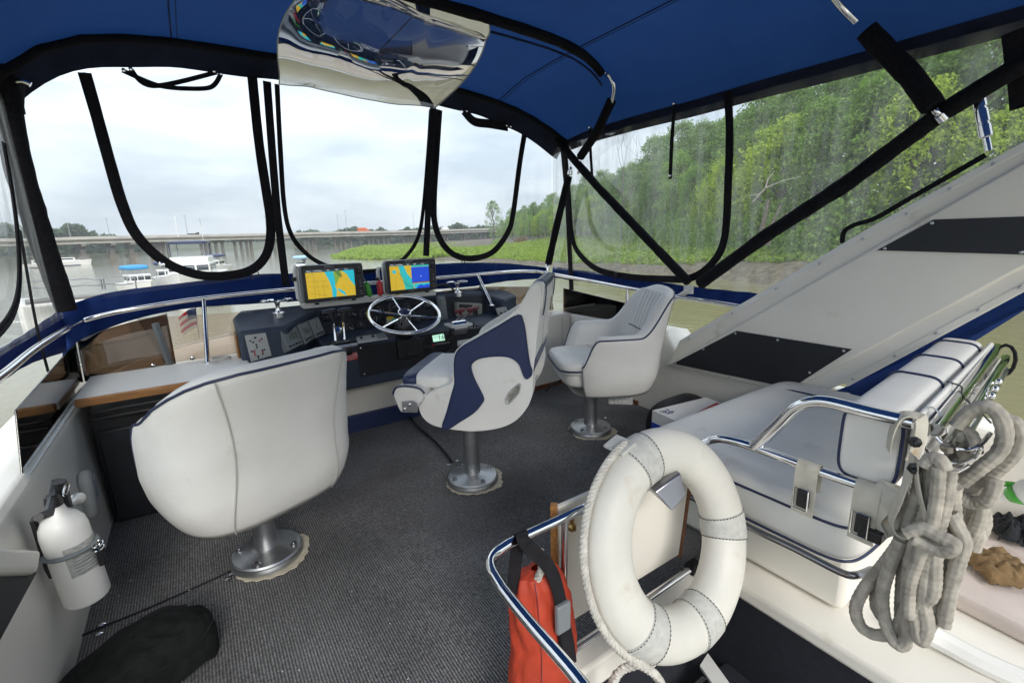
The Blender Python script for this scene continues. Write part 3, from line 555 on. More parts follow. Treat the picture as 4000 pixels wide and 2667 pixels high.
# switch plates
def plate(cs,fn,th,m_,name,parent): b=MB(); P=[fn(*c) for c in cs]; n=(P[1]-P[0]).cross(P[3]-P[0]).normalized(); n=n if n.y<0 else -n; b.prism(P,n*th); return b.build(name,m_,parent,bevel=.001),P,n
def uvp(P,u,v): return P[0].lerp(P[1],u).lerp(P[3].lerp(P[2],u),v)
o,P,n=plate([(955,1310),(1037,1299),(1061,1388),(980,1413)],lambda x,y:aty(x,y,2.788),.003,m_lgrey,'switch_plate',con)
for i,(u,v) in enumerate([(.46,.14),(.2,.23),(.31,.30),(.62,.28),(.74,.22),(.43,.42),(.42,.52),(.64,.68),(.74,.68),(.63,.75),(.62,.83),(.15,.63),(.26,.63),(.25,.71),(.24,.79),(.38,.86),(.38,.93)]):
    b=MB(); q=uvp(P,u,v)+n*.003
    if i==0: b.lathe([(.007,0),(.007,.002)],4,q,n)
    else: b.lathe([(.0045,0),(.004,.004),(.002,.006)],10,q,n)
    b.build('switch',m_red if i in(3,9,12,13,14) else m_ink,o)
ZS=.632
o,P,n=plate([(1392,1316),(1500,1300),(1516,1322),(1398,1340)],lambda x,y:atz(x,y,.638),.004,m_lgrey,'switch_plate',con)
for u in(.15,.55): b=MB(); q=uvp(P,u,.45)+V((0,0,.002)); b.lathe([(.010,0),(.009,.006),(.004,.008),(.005,.024),(.003,.028)],12,q,(0,0,1)); b.build('toggle',m_bp,o)
pane([uvp(P,.68,.12)+V((0,0,.0022)),uvp(P,.97,.12)+V((0,0,.0022)),uvp(P,.97,.88)+V((0,0,.0022)),uvp(P,.68,.88)+V((0,0,.0022))],(0,0,.0006),m_grey,'legend',o,0)
o,P,n=plate([(1935,1204),(1976,1197),(1990,1232),(1948,1240)],lambda x,y:aty(x,y,2.88),.004,m_lgrey,'switch_plate',con)
for u in(.3,.75): b=MB(); q=uvp(P,u,.55)+n*.002; b.lathe([(.009,0),(.008,.006),(.004,.008),(.005,.02),(.003,.024)],12,q,n); b.build('toggle',m_bp,o)
# danger label, sticker
o,P,n=plate([(1342,1382),(1396,1374),(1398,1402),(1346,1412)],lambda x,y:aty(x,y,2.733),.001,m_red,'danger_label',con)
text('DANGER',"danger_text",m_white,o,uvp(P,.46,.28)+n*.0012,P[1]-P[0],P[0]-P[3],.021)
for k in range(3): text('KEEP CLEAR OF CONTROLS'[:20-k*3],"danger_text",m_white,o,uvp(P,.5,.52+.16*k)+n*.0012,P[1]-P[0],P[0]-P[3],.007)
o,P,n=plate([(1786,1312),(1850,1300),(1850,1345),(1787,1352)],lambda x,y:aty(x,y,2.733),.001,m_white,'sticker',con)
b=MB(); b.strap([uvp(P,a,c)+n*.0012 for a,c in((.06,.1),(.94,.1),(.94,.9),(.06,.9))],list([n]*4),.004,.0006,closed=True); b.build('sticker_border',mat('blue_ink',(.05,.12,.5),.5,var=0),o)
# cables in the recess
for pts,r in(([(1385,1330),(1420,1362),(1470,1378),(1530,1372)],.0025),([(1364,1255),(1400,1245),(1450,1225)],.002),([(1880,1225),(1900,1240),(1915,1262)],.004)):
    b=MB(); b.tube(bez([aty(x,y,2.73 if y>1320 else 2.98) for x,y in pts],8),r,6); b.build('cable',m_bp,con)
# ---- steering wheel
wc=aty(1580,1226,2.72); WN=V((-.06,-.40,.91)).normalized()
t=thing('steering_wheel','six-spoke polished chrome steering wheel at the helm','steering wheel',wc)
u_=V((1,0,0)); u_=(u_-WN*u_.dot(WN)).normalized(); w_=WN.cross(u_); RW=.212
b=MB(); b.tube([wc+(u_*cos(2*PI*k/64)+w_*sin(2*PI*k/64))*RW for k in range(64)],.0125,14,closed=True); b.build('rim',m_chr,t)
for k in range(6):
    a=rad(60*k+30); d=u_*cos(a)+w_*sin(a); b=MB(); b.tube([wc+d*.03-WN*.012,wc+d*(RW-.004)],.0055,8); b.build('spoke',m_chr,t)
b=MB(); b.lathe([(.040,-.07),(.040,-.02),(.036,.0),(.041,.012),(.039,.016)],28,wc,WN); b.build('hub',m_chr,t)
b=MB(); b.lathe([(.038,.014),(.036,.02),(.012,.034),(.001,.036)],6,wc,WN); b.build('hub_cap',m_navy,t)
b=MB(); b.lathe([(.06,-.17),(.058,-.08),(.045,-.065)],24,wc,WN); b.build('column',m_bp,t)
b=MB(); b.box((1.06,2.73,.53),(.17,.05,.12)); b.box((1.06,2.70,.50),(.07,.012,.035)); b.build('tilt_housing',m_bp,t,bevel=.01)
# ---- throttle and shift controls
t=thing('throttle_control','chrome twin-lever control with black T-handles left of the wheel','throttle',aty(1331,1362,2.78))
c=atz(1333,1352,.625); b=MB(); b.box(c+V((0,0,.006)),(.155,.105,.016)); b.build('base',m_chr,t,bevel=.006)
b=MB(); b.lathe([(.045,-.05),(.045,.05)],24,c-V((0,0,.012)),(1,0,0)); b.build('quadrant',m_bp,t,bevel=.004)
for dx,top,h0,h1 in((-.027,(1303,1262),(1258,1224),(1309,1214)),(.022,(1340,1257),(1318,1217),(1370,1209))):
    tp=aty(*top,2.79); b=MB(); b.tube([c+V((dx,0,.03)),tp],.0075,10); b.build('lever',m_chr,t)
    a,d=aty(*h0,2.79),aty(*h1,2.79); b=MB(); b.tube([tp,tp.lerp((a+d)/2,.95)],[.011,.014],10); b.tube([a,(a+d)/2,d],[.010,.017,.010],10); b.build('handle',m_bp,t,bevel=.002)
    b=MB(); b.tube([a+V((0,0,.011)),(a+d)/2+V((0,0,.017)),d+V((0,0,.011))],.0035,6); b.build('handle_inlay',m_chr,t)
t=thing('throttle_control','white and chrome twin control with oxblood red knobs right of the wheel','throttle',aty(1790,1290,2.82))
c=atz(1790,1272,.637); b=MB(); b.box(c+V((0,0,.008)),(.15,.125,.018)); b.build('base',m_gelw,t,bevel=.007)
b=MB(); b.lathe([(.045,-.05),(.045,.05)],24,c-V((0,0,.010)),(1,0,0)); b.build('quadrant',m_chr,t,bevel=.004)
for dx,top,h0,h1 in((-.02,(1802,1232),(1776,1219),(1815,1208)),(.02,(1829,1228),(1824,1211),(1866,1202))):
    tp=aty(*top,2.80); b=MB(); b.tube([c+V((dx,0,.03)),tp],.0065,10); b.build('lever',m_steel,t)
    a,d=aty(*h0,2.79),aty(*h1,2.79); b=MB(); b.tube([a,a.lerp(d,.1),d.lerp(a,.15),d],[.010,.014,.015,.010],14); b.tube([tp-V((0,0,.004)),(a+d)/2],[.008,.013],10); b.build('knob',m_redk,t)
# ---- chart plotters
def emis(name,col,s=1.0): return mat(name,col,.3,var=.04,vs=25,emit=s*.4)
s_yel=emis('screen_yellow',(.62,.42,.03),.55); s_cy=emis('screen_cyan',(.02,.50,.62),.5); s_gr=emis('screen_green',(.22,.38,.05),.5); s_bl=emis('screen_blue',(.01,.06,.55),.6); s_bar=emis('screen_bar',(.03,.06,.09),.2); s_aq=emis('screen_aqua',(.03,.5,.42),.5); s_brn=emis('screen_brown',(.3,.08,.05),.3); s_road=emis('screen_road',(.30,.22,.02),.15); s_txt=emis('screen_text',(.7,.75,.78),.6)
def plotter(cs,scr,bar,Y,label,polys,lines):
    P=[aty(*c,Y) for c in cs]; t=thing('chartplotter',label,'chartplotter',(P[2]+P[3])/2)
    n=(P[1]-P[0]).cross(P[3]-P[0]).normalized(); n=n if n.y<0 else -n; C0=sum(P,V((0,0,0)))/4
    def rr(f,k):   # rounded outline
        q=[]
        for i in range(4):
            a=P[i]; pr=P[i-1]; nx=P[(i+1)%4]; r=.018
            e1=(pr-a).normalized(); e2=(nx-a).normalized()
            for j in range(5): th=j/4; q.append(a+e1*r*(1-th)**2+e2*r*th**2)
        return [C0+(x-C0)*f+n*k for x in q]
    b=MB(); b.prism(rr(1,0),-n*.05); b.build('case',m_grey,t,bevel=.006); b=MB(); b.prism(rr(.965,.0),n*.006); b.build('bezel',m_bp,t,bevel=.003)
    S=[aty(*c,Y)+n*.0065 for c in scr]; B=[aty(*c,Y)+n*.0065 for c in bar]; MP=[B[0],B[1],S[2],S[3]]
    b=MB(); b.prism(S,n*.0006); sc=b.build('screen',s_bar,t,smooth=False)
    b=MB(); b.prism(MP,n*.0011); b.build('chart',s_yel,sc,smooth=False)
    for k,(pl,mm) in enumerate(polys): b=MB(); b.prism([uvp(MP,u,v)+n*(.0012+.0003*k) for u,v in pl],n*.0003); b.build('chart_area',mm,sc,smooth=False)
    for pl,wd,mm in lines: b=MB(); b.strap([uvp(MP,u,v)+n*.0042 for u,v in pl],n,wd,.0003); b.build('chart_line',mm,sc,smooth=False)
    ux,uy=P[1]-P[0],P[0]-P[3]; BB=[S[0],S[1],B[1],B[0]]
    for u,tx in((.07,'Menu'),(.24,'11:42:25am'),(.46,'0.4'),(.64,'102°'),(.84,'52.1')): text(tx,'status_text',s_txt,t,uvp(BB,u,.5)+n*.001,ux,uy,.011)
    text('Raymarine','brand_text',m_lgrey,t,uvp(P,.45,.055)+n*.0066,ux,uy,.013); text('HybridTouch','brand_text',m_lgrey,t,uvp(P,.47,.955)+n*.0066,ux,uy,.008)
    for i,v in enumerate((.14,.24,.5,.58,.66,.8,.88)):
        b=MB(); q=uvp(P,.925,v)+n*.006
        if i==1: b.lathe([(.017,0),(.015,.010),(.013,.011)],20,q,n)
        else: b.box(q,(.03,.005,.010))
        b.build('button',m_bp,t,bevel=.001)
        if i not in(1,): k=MB(); k.box(q+n*.0035,(.012,.001,.002)); k.build('button_mark',m_lgrey,t)
    for u in(.2,.8):
        b=MB(); q=uvp(P,u,1.04); b.tube([q+V((-.012,.01,0)),q+V((.012,.01,0))],.006,8); b.build('mount_knob',m_bp,t)
    return P,n
plotter([(1168,1039),(1415,1026),(1429,1160),(1188,1187)],[(1190,1056),(1379,1045),(1389,1151),(1204,1169)],[(1191,1067),(1380,1053)],2.95,'larger-looking left chartplotter with yellow chart and blue river on screen',
  [([(.38,0),(.58,0),(.60,.3),(.57,.55),(.60,.75),(.58,1),(.50,1),(.50,.65),(.47,.4)],s_cy),([(.56,0),(.72,0),(.73,.13),(.62,.45),(.58,.62),(.58,.35)],s_gr),([(.74,0),(1,0),(1,.64),(.9,.38),(.84,.15)],s_cy),([(.60,.68),(.68,.72),(.76,.83),(.80,1),(.75,.95),(.66,.8)],s_cy)],
  [([(.60,.0),(.72,.27)],.004,s_bar),([(.64,.0),(.74,.22)],.004,s_bar),([(.02,.32),(.42,.36)],.0015,s_road),([(.04,.52),(.44,.57)],.0015,s_road),([(.06,.78),(.4,.93)],.0015,s_road),([(.15,.05),(.14,1)],.0015,s_road),([(.33,.4),(.33,.96)],.0015,s_road),([(.2,.33),(.23,1)],.0012,s_road),([(.02,.2),(.09,.1),(.16,.05)],.0015,s_road)])
plotter([(1501,1020),(1701,1008),(1707,1131),(1515,1150)],[(1519,1033),(1671,1024),(1676,1121),(1527,1136)],[(1519,1041),(1672,1033)],3.0,'right chartplotter with split screen and big blue square window',
  [([(.22,0),(.36,0),(.42,.3),(.55,.6),(.60,1),(.36,1),(.32,.6),(.26,.35)],s_aq),([(.27,0),(.33,0),(.38,.3),(.52,.6),(.55,.75),(.36,.45)],s_cy),([(.05,.2),(.1,.16),(.16,.2),(.15,.3),(.08,.3)],s_cy),([(.54,.08),(1,.08),(1,.72),(.54,.72)],s_bl),([(.54,.0),(1,.0),(1,.075),(.54,.075)],s_aq),([(.54,.72),(1,.72),(1,.76),(.54,.76)],s_brn),([(.58,.78),(1,.78),(1,1),(.62,1)],s_cy),([(.70,.88),(.78,.84),(.85,.9),(.92,.85),(1,.88),(1,1),(.64,1)],s_bl)],
  [([(.24,.3),(.28,.6),(.45,.85),(.6,1)],.002,s_bar),([(.12,.4),(.13,1)],.0012,s_road),([(.78,.45),(.78,.5)],.004,s_txt)])
t=thing('plotter_pod','white moulded pod carrying the two chartplotters on the dash','pod',(.97,3.1,.8))
b=MB(); b.box((.97,3.10,.815),(.88,.12,.035)); b.build('pod_base',m_gelw,t,bevel=.006)
b=MB(); b.box((.70,3.09,.94),(.37,.08,.22)); b.box((1.24,3.12,.94),(.35,.08,.22)); b.build('pod_back',m_gelw,t,bevel=.02)
for px,Y in((1158,2.98),(1482,3.03)):
    q=aty(px,1090,Y); b=MB(); b.tube([q+V((0,.02,-.12)),q+V((0,.02,.05)),q+V((.01,.02,.075))],.012,8); b.build('side_bracket',m_gelw,t)
    b=MB(); b.lathe([(.012,-.012),(.012,.012)],12,q+V((-.014,0,0)),(1,0,0)); b.build('bracket_knob',m_bp,t)
for nm,px,m_,tl in(('green',(1438,1130),m_grn,.06),('red',(1484,1125),m_red,0)):
    t=thing('float_keyring',f'small {nm} foam whistle float hanging between the chartplotters','float',aty(*px,2.98))
    q=aty(*px,2.98); b=MB(); b.lathe([(.006,-.052),(.008,-.047),(.017,-.040),(.019,-.03),(.019,.03),(.016,.038),(.008,.044),(.006,.052)],14,q,(-tl*3,0,1)); b.build('float_body',m_,t); b=MB(); b.tube([q+V((-tl*.15,0,.05)),q+V((-tl*.3,.01,.075))],.0015,5); b.build('cord',m_lgrey,t)
# ---- docking-light handles
for px,Y,lab in(((1088,1222),2.98,'chrome spotlight handle on the port end of the dash'),((1788,1141),3.05,'chrome spotlight handle on the starboard end of the dash')):
    q=aty(*px,Y); t=thing('spotlight_handle',lab,'handle',q,'spotlight control handles'); b=MB(); b.lathe([(.036,-.03),(.036,.002),(.03,.006),(.015,.012),(.010,.03),(.013,.055),(.02,.064),(.006,.07)],20,q); b.build('stem',m_chr,t)
    tp=q+V((0,0,.068)); b=MB()
    for sgn in(-1,1): b.tube(bez([tp,tp+V((sgn*.03,-.03,.004)),tp+V((sgn*.07,-.02,.006)),tp+V((sgn*.08,.01,.006)),tp+V((sgn*.05,.035,.006)),tp+V((sgn*.012,.03,.006))],6),.005,8)
    b.build('grip',m_chr,t)
# ---- three instrument displays
IP=V((.46,2.86,.69)); IN=V((.52,-.76,.40)).normalized()
t=thing('instrument_cluster','row of three grey digital instrument heads left of the throttles','instrument',atp(1180,1310,IP,IN))
for k,(cs,tx) in enumerate((([(1089,1295),(1150,1275),(1181,1346),(1122,1374)],'107'),([(1153,1272),(1195,1256),(1224,1322),(1188,1349)],'06'),([(1198,1254),(1238,1238),(1266,1306),(1230,1324)],''))):
    P=[atp(*c,IP,IN) for c in cs]; b=MB(); b.prism([p-IN*.03 for p in P],IN*.045); o=b.build('instrument_head',m_grey,t,bevel=.005)
    q=[uvp(P,u,v)+IN*.0152 for u,v in((.16,.2),(.86,.2),(.86,.66),(.16,.66))]; b=MB(); b.prism(q,IN*.001); b.build('lcd',m_lcd,o,smooth=False)
    if tx: text(tx,'lcd_digits',m_ink,o,uvp(q,.55,.55)+IN*.0015,P[1]-P[0],P[0]-P[3],.045)
    else: b=MB(); b.tube([uvp(q,.3,.8)+IN*.002,uvp(q,.6,.2)+IN*.002],.002,5); b.build('lcd_digits',m_ink,o)
    for u in(.2,.4,.6,.8): b=MB(); b.lathe([(.006,0),(.005,.004),(.002,.005)],10,uvp(P,u,.84)+IN*.015,IN); b.build('button',m_bp,o)
# ---- VHF radio, microphone
t=thing('vhf_radio','black fixed-mount marine radio showing channel 16','radio',aty(1705,1360,2.70))
P=[aty(*c,2.705) for c in((1645,1312),(1760,1291),(1772,1345),(1655,1362))]; n=(P[1]-P[0]).cross(P[3]-P[0]).normalized(); n=n if n.y<0 else -n
b=MB(); b.prism(P,-n*.06); b.build('case',m_bp,t,bevel=.006)
q=[uvp(P,u,v)+n*.001 for u,v in((.35,.12),(.74,.12),(.74,.6),(.35,.6))]; b=MB(); b.prism(q,n*.001); o=b.build('lcd',m_lcdg,t,smooth=False); text('16','channel_digits',m_ink,o,uvp(q,.72,.52)+n*.0025,P[1]-P[0],P[0]-P[3],.045); text('DATE 25W','channel_digits',m_ink,o,uvp(q,.25,.3)+n*.0025,P[1]-P[0],P[0]-P[3],.010)
for k in range(5): b=MB(); a=uvp(P,.06,.14+.13*k)+n*.002; c=uvp(P,.30,.14+.13*k)+n*.002; b.tube([a,c],.0025,6); b.build('speaker_slat',m_bp,t)
for u,v,r in((.85,.2,.016),(.85,.62,.013),(.96,.7,.008)): b=MB(); b.lathe([(r,0),(r*.9,.014),(r*.7,.016)],16,uvp(P,u,v),n); b.build('knob',m_bp,t)
b=MB(); b.lathe([(.007,0),(.006,.006),(.002,.008)],12,uvp(P,.33,.82),n); b.build('distress_button',m_red,t)
for k in range(6): b=MB(); b.box(uvp(P,.44+.08*k,.80)+n*.001,(.012,.003,.004)); b.build('key',m_lgrey,t)
t=thing('microphone','black handheld radio microphone clipped below the radio','microphone',aty(1755,1412,2.72))
q=aty(1757,1390,2.715); b=MB(); b.sq(q,(.062,.035,.095),.35,.4); b.build('mic_body',m_bp,t)
for k in range(4): b=MB(); b.tube([q+V((-.02,-.018,.0-.012*k)),q+V((.02,-.018,-.012*k))],.0025,6); b.build('grille_slat',m_ink,t)
b=MB(); st=uvp(P,.2,.85); en=aty(1690,1420,2.70); b.tube(bez([st,st+V((.03,-.02,-.05)),en],10)+[en+V((.006*cos(k*.9),.006*sin(k*.9),-.0017*k)) for k in range(1,40)]+bez([en+V((0,0,-.07)),en+V((.05,-.02,-.05)),q+V((0,0,-.05))],8),.0028,6); b.build('coil_cord',m_bp,t)
# ---- handset, stereo
t=thing('handset','grey handheld remote standing in its dash holder','handset',aty(1725,1240,2.96))
q=aty(1727,1203,2.975); b=MB(); b.sq(q,(.062,.035,.17),.3,.5,Matrix.Rotation(rad(-12),3,'X')); b.build('handset_body',m_grey,t)
b=MB(); b.box(q+V((0,-.022,.045)),(.042,.004,.04),Matrix.Rotation(rad(-12),3,'X')); b.build('handset_lcd',m_lcd,t)
t=thing('stereo','silver-grey marine stereo face with red lit buttons at starboard','stereo',aty(1840,1250,2.98))
P=[aty(*c,2.965) for c in((1785,1182),(1884,1187),(1884,1252),(1783,1236))]; b=MB(); b.prism(P,(0,.05,0)); b.build('face',mat('champagne_plastic',(.33,.32,.27),.4,var=.06),t,bevel=.004)
n=V((0,-1,0)); b=MB(); b.prism([uvp(P,u,v)+n*.001 for u,v in((.08,.1),(.6,.1),(.6,.35),(.08,.35))],n*.001); b.build('tape_slot',m_bp,t)
for u,v in((.72,.17),(.85,.17),(.7,.3),(.84,.3)): b=MB(); b.lathe([(.006,0),(.005,.004)],10,uvp(P,u,v),n); b.build('knob',m_bp,t)
b=MB(); b.lathe([(.02,0),(.018,.01)],18,uvp(P,.72,.56),n); b.build('dial',m_bp,t)
for u in(.68,.84): b=MB(); b.box(uvp(P,u,.84)+n*.001,(.018,.003,.012)); b.build('lit_button',mat('lit_red',(.8,.06,.03),.4,var=0,emit=.8),t)
b=MB(); q=atz(1850,1282,.66); b.lathe([(.03,0),(.028,.004)],20,q); b.tube([q,q+V((.004,.004,.035))],.005,8); b.tube([q+V((.02,0,0)),q+V((.02,0,.018))],.005,8); b.build('joystick',m_bp,t)
# ---- coiled line and cable on dash edge
t=thing('small_line','short coil of white line lying on the white counter','line',atz(862,1408,.594)); b=MB(); q=atz(862,1408,.600); b.tube([q+V((.045*cos(k*.5)*(1+.08*sin(k)),.03*sin(k*.5),.003+.0012*k*.4)) for k in range(34)],.005,6); b.build('line_coil',m_ropew,t)
t=thing('power_cable','black cable arching behind the right chartplotter','cable',aty(1760,1140,3.1)); b=MB(); b.tube(bez([aty(1705,1115,3.1),aty(1740,1113,3.1),aty(1765,1125,3.1),aty(1778,1142,3.1)],8),.007,8); b.build('cable_run',m_bp,t)
t=thing('flag','small striped flag on a short staff outside the windscreen','flag',V((.0,3.75,.57)))
fp=V((-.02,3.75,.57)); b=MB(); b.tube([fp,fp+V((.01,0,.22))],.004,6); b.build('staff',m_chr,t)
for k in range(6): b=MB(); b.grid(lambda u,v:fp+V((.008-.10*u*(1-.35*v*0),.012*sin(u*6),.215-.022*k-.022*v-.05*u*u)),8,2); b.build('stripe',m_red if k%2==0 else m_white,t,solid=.001)
b=MB(); b.grid(lambda u,v:fp+V((.008-.05*u,.012*sin(u*3)-.003,.216-.066*v-.012*u*u)),6,4); b.build('canton',m_navy,t,solid=.001)
# ================================================================ chairs
def pedestal(t,loc,rot,h,rp=.040,rb=.128,patch=True):
    x,y=loc
    if patch:
        b=MB(); pts=[]
        for k in range(40): a=2*PI*k/40; r=rb*1.10*(1+.16*mnoise.noise(V((cos(a)*1.5+x*7,sin(a)*1.5,y))))+.004*sin(k*3.1); pts.append((x+r*cos(a)+.012,y+r*sin(a)-.006,.004))
        b.prism(pts,(0,0,.004)); b.build('carpet_cutout',m_cpt,t,smooth=False)
    b=MB(); b.lathe([(rb,.006),(rb,.022),(rb*.97,.028),(rb*.97,.034),(rb*.93,.040),(.055,.050),(.044,.054)],48,(x,y,0)); b.build('base_plate',m_alu,t)
    b=MB(); b.lathe([(rp,.045),(rp,h)],28,(x,y,0)); b.build('post',m_alu,t)
    for k in range(4):
        a=rot+PI/4+k*PI/2; b=MB(); b.lathe([(.013,.041),(.013,.046),(.008,.047),(.008,.054),(.004,.055)],10,(x+.1*cos(a),y+.1*sin(a),.0)); b.build('bolt',m_steel,t)
def bucket(loc,rot,label,back_h,arm_h,seat_z,w=.30,off=0,drop=(.26,.62),t0=128,tab=None):
    t=thing('helm_chair',label,'chair',(loc[0],loc[1],0)); x0,y0=loc; Rm=Matrix.Rotation(rot,3,'Z')
    def W(p): q=Rm@(V(p)+V((0,off,0))); return V((x0+q.x,y0+q.y,q.z))
    zb=seat_z-.17; T0=rad(t0)
    def sm(a,b_,x): k=min(max((x-a)/(b_-a),0),1); return k*k*(3-2*k)
    def top(th):
        a=abs(th)/T0
        if tab:
            for (p,q),(r_,s_) in zip(tab,tab[1:]):
                if a<=r_: return q+(s_-q)*(a-p)/(r_-p)
            return tab[-1][1]
        z=back_h-.035*sm(0,.30,a); z=z-(back_h-.035-arm_h)*sm(drop[0],drop[1],a); z=z-(arm_h-seat_z-.0)*sm(max(.80,drop[1]),1.0,a)**1.3*.95; return z
    def plan(th,r):
        c_,s_=cos(th),sin(th); e=.60
        return V((w*r*math.copysign(abs(s_)**e,s_),-.27*r*math.copysign(abs(c_)**e,c_)+.0,0))
    def outer(th,k):
        zt=top(th); z=zb+(zt-zb)*k; hh=(z-zb)/(back_h-zb)
        r=.84+.16*(1-(1-min(1,hh*3.2))**2.4); p=plan(th,r); lean=.10*hh*hh*max(0,cos(th)); p.y-=lean; p.z=z; return p
    def shell(u,v):
        th=-T0+2*T0*u
        if v<.6: q=outer(th,v/.6); k_=1+.010*mnoise.noise(V((q.x*6,q.y*6,q.z*9)))+.006*mnoise.noise(V((q.x*14+5,q.y*14,q.z*22))); return W(V((q.x*k_,q.y*k_,q.z)))
        k=(v-.6)/.4; zt=top(th); o=outer(th,1); tk=.060
        inn=plan(th,1)*(1-tk/.29*1.15); inn.y-=.10*((zt-zb)/(back_h-zb))**2*max(0,cos(th)); 
        if k<.35: a=k/.35*PI/2*2; f=k/.35; return W(V((o.x+(inn.x-o.x)*f,o.y+(inn.y-o.y)*f,zt+.020*sin(PI*f))))
        f=(k-.35)/.65; z=zt+(seat_z-.03-zt)*f; hh=(z-zb)/(back_h-zb); q=plan(th,(1-tk/.29*1.15)*(1-.12*f)); q.y-=.10*hh*hh*max(0,cos(th))-.03*f*max(0,cos(th)); q.z=z; return W(q)
    b=MB(); b.grid(shell,73,34); b.build('shell',m_vin,t,solid=.006,ang=80)
    b=MB(); b.tube([W(outer(-T0+2*T0*k/90,1.0)+V((0,0,.004))) for k in range(91)],.0046,8); b.build('piping',m_pipe,t)
    for th in(-.44,.44):
        b=MB(); b.tube([W((lambda q:V((q.x*1.02,q.y*1.02-.001,q.z)))(outer(th*(1.15-.35*sin(PI*k/24)),k/24))) for k in range(25)],.0026,5); b.build('seam',m_seam,t)
    b=MB(); b.grid(lambda u,v:W(V((0,0,zb))+(lambda p:V((p.x*v,p.y*v,-.015*(1-v*v))))(plan(2*PI*u,.84))),40,6,cu=True); b.build('underside',m_vin,t)
    # front apron and cushion
    b=MB(); b.sq(W((0,.05,seat_z-.065)),(.44,.48,.13),.5,.35,Rm); b.build('seat_box',m_vin,t)
    cu=b=MB(); b.sq(W((0,.055,seat_z-.005)),(.47,.52,.085),.35,.35,Rm,40,14); cu=b.build('seat_cushion',m_vin,t)
    b=MB(); rim=[]
    for k in range(48):
        a=2*PI*k/48; e=.35; rim.append(W((.24*math.copysign(abs(cos(a))**e,cos(a)),.055+.265*math.copysign(abs(sin(a))**e,sin(a)),seat_z-.012)))
    b.tube(rim,.0055,8,closed=True); b.build('seat_piping',m_pipe,cu)
    for k in(-1,1): b=MB(); b.tube([W((.235*k*0+.22*(j/10*2-1),.06+.02*k*0,seat_z+.036+.001)) for j in range(11)] if k<0 else [W((0,-.14+.2*j/10,seat_z+.0375)) for j in range(11)],.0018,5); b.build('seat_seam',m_seam,cu)
    # inner back pad with vertical flutes
    for k in range(7):
        xx=-.135+.045*k; pts=[]
        for j in range(13):
            f=j/12; z=seat_z+.03+(back_h-seat_z-.040)*f; hh=(z-zb)/(back_h-zb); pts.append(W((xx*(1+.1*f),-.195+.02*(1-f)-.10*hh*hh,z)))
        b=MB(); b.tube(pts,[.014+.012*sin(PI*min(1,.12+j/12*.82)) for j in range(13)],8); b.build('back_flute',m_vin,t)
    b=MB(); b.tube([W((-.14,-.175-.02,seat_z+.17)),W((.14,-.175-.02,seat_z+.17))],.004,6); b.build('back_seam',m_pipe,t)
    pedestal(t,loc,rot,zb+.02); return t,W
PORT=V((.085,1.88)); MIDL=V((1.015,1.90)); STB=V((1.90,1.985))
tL,_=bucket(PORT,rad(20),'nearest white bucket chair with navy piping, seen from behind',.83,.655,.455,w=.312,t0=112,tab=[(0,.835),(.15,.834),(.30,.822),(.42,.802),(.54,.772),(.66,.735),(.76,.69),(.84,.64),(.90,.58),(.95,.52),(1.0,.465)])
tR,WR=bucket(STB,rad(62),'white bucket chair with fluted back by the starboard wall',.865,.63,.47,w=.28,off=-.085)
b=MB(); q=V((1.98,1.82,.285)); b.prism([q+V((-.05,.05,0)),q+V((.06,-.04,0)),q+V((.065,-.04,-.085)),q+V((-.045,.05,-.08))],(.001,.001,0)); b.build('care_label',mat('paper_label',(.55,.56,.55),.7,var=.3,vs=90),tR,smooth=False)
b=MB(); b.tube(bez([WR((.1,.2,.33)),WR((.16,.28,.27)),WR((.17,.33,.22))],5),[.006]*10+[.012],8); b.build('lever',m_bp,tR)
# ---- helm chair traced on its own side plane
ROTH=rad(46); f_=V((-sin(ROTH),cos(ROTH),0)); l_=V((-cos(ROTH),-sin(ROTH),0)); HW=.255
t=thing('helm_chair','white and navy high-backed helm chair with flip-up front bolster','chair',(MIDL.x,MIDL.y,0)); SP=V((MIDL.x,MIDL.y,.4))+l_*HW
def hp(x,y): return atp(1450+x/1.742,1050+y/1.742,SP,l_)
def hprism(pts,depth,name,m_,parent,off=0,bv=.02,seg=3,hole=None,dens=4):
    P=bez([hp(*p)+l_*off for p in pts],dens,closed=True); b=MB(); d=-l_*depth
    if hole is None: b.prism(P,d)
    else:
        Hh=bez([hp(*p)+l_*off for p in hole],dens,closed=True); to2=lambda p:V((p.dot(f_),p.z,0)); tri=tessellate_polygon([[to2(p) for p in P],[to2(p) for p in Hh]])
        A=P+Hh; n=len(A); fs=[tuple(x) for x in tri]+[tuple(n+i for i in x[::-1]) for x in tri]
        k=len(P); fs+=[(i,(i+1)%k,n+(i+1)%k,n+i) for i in range(k)]; h=len(Hh); fs+=[(k+(i+1)%h,k+i,n+k+i,n+k+(i+1)%h) for i in range(h)]
        b.add(A+[p+d for p in A],fs)
    return b.build(name,m_,parent,bevel=bv,seg=seg,ang=50)
side=[(325,935),(345,880),(400,842),(480,805),(548,772),(556,680),(562,600),(590,540),(700,470),(830,395),(950,315),(1005,255),(1045,190),(1085,132),(1125,104),(1152,115),(1155,190),(1143,330),(1128,450),(1118,560),(1108,650),(1100,720),(1100,780),(1095,860),(1060,945),(985,1030),(880,1080),(740,1102),(620,1100),(480,1080),(400,1052),(345,1000)]
hole=[(915,905),(925,860),(955,820),(990,790),(1012,778),(1016,800),(1003,845),(970,885),(935,918)]
hprism(side,.075,'side_shell',m_vin,t,hole=hole)
hprism(side,.075,'side_shell',m_vin,t,off=-2*HW+.075,hole=hole)
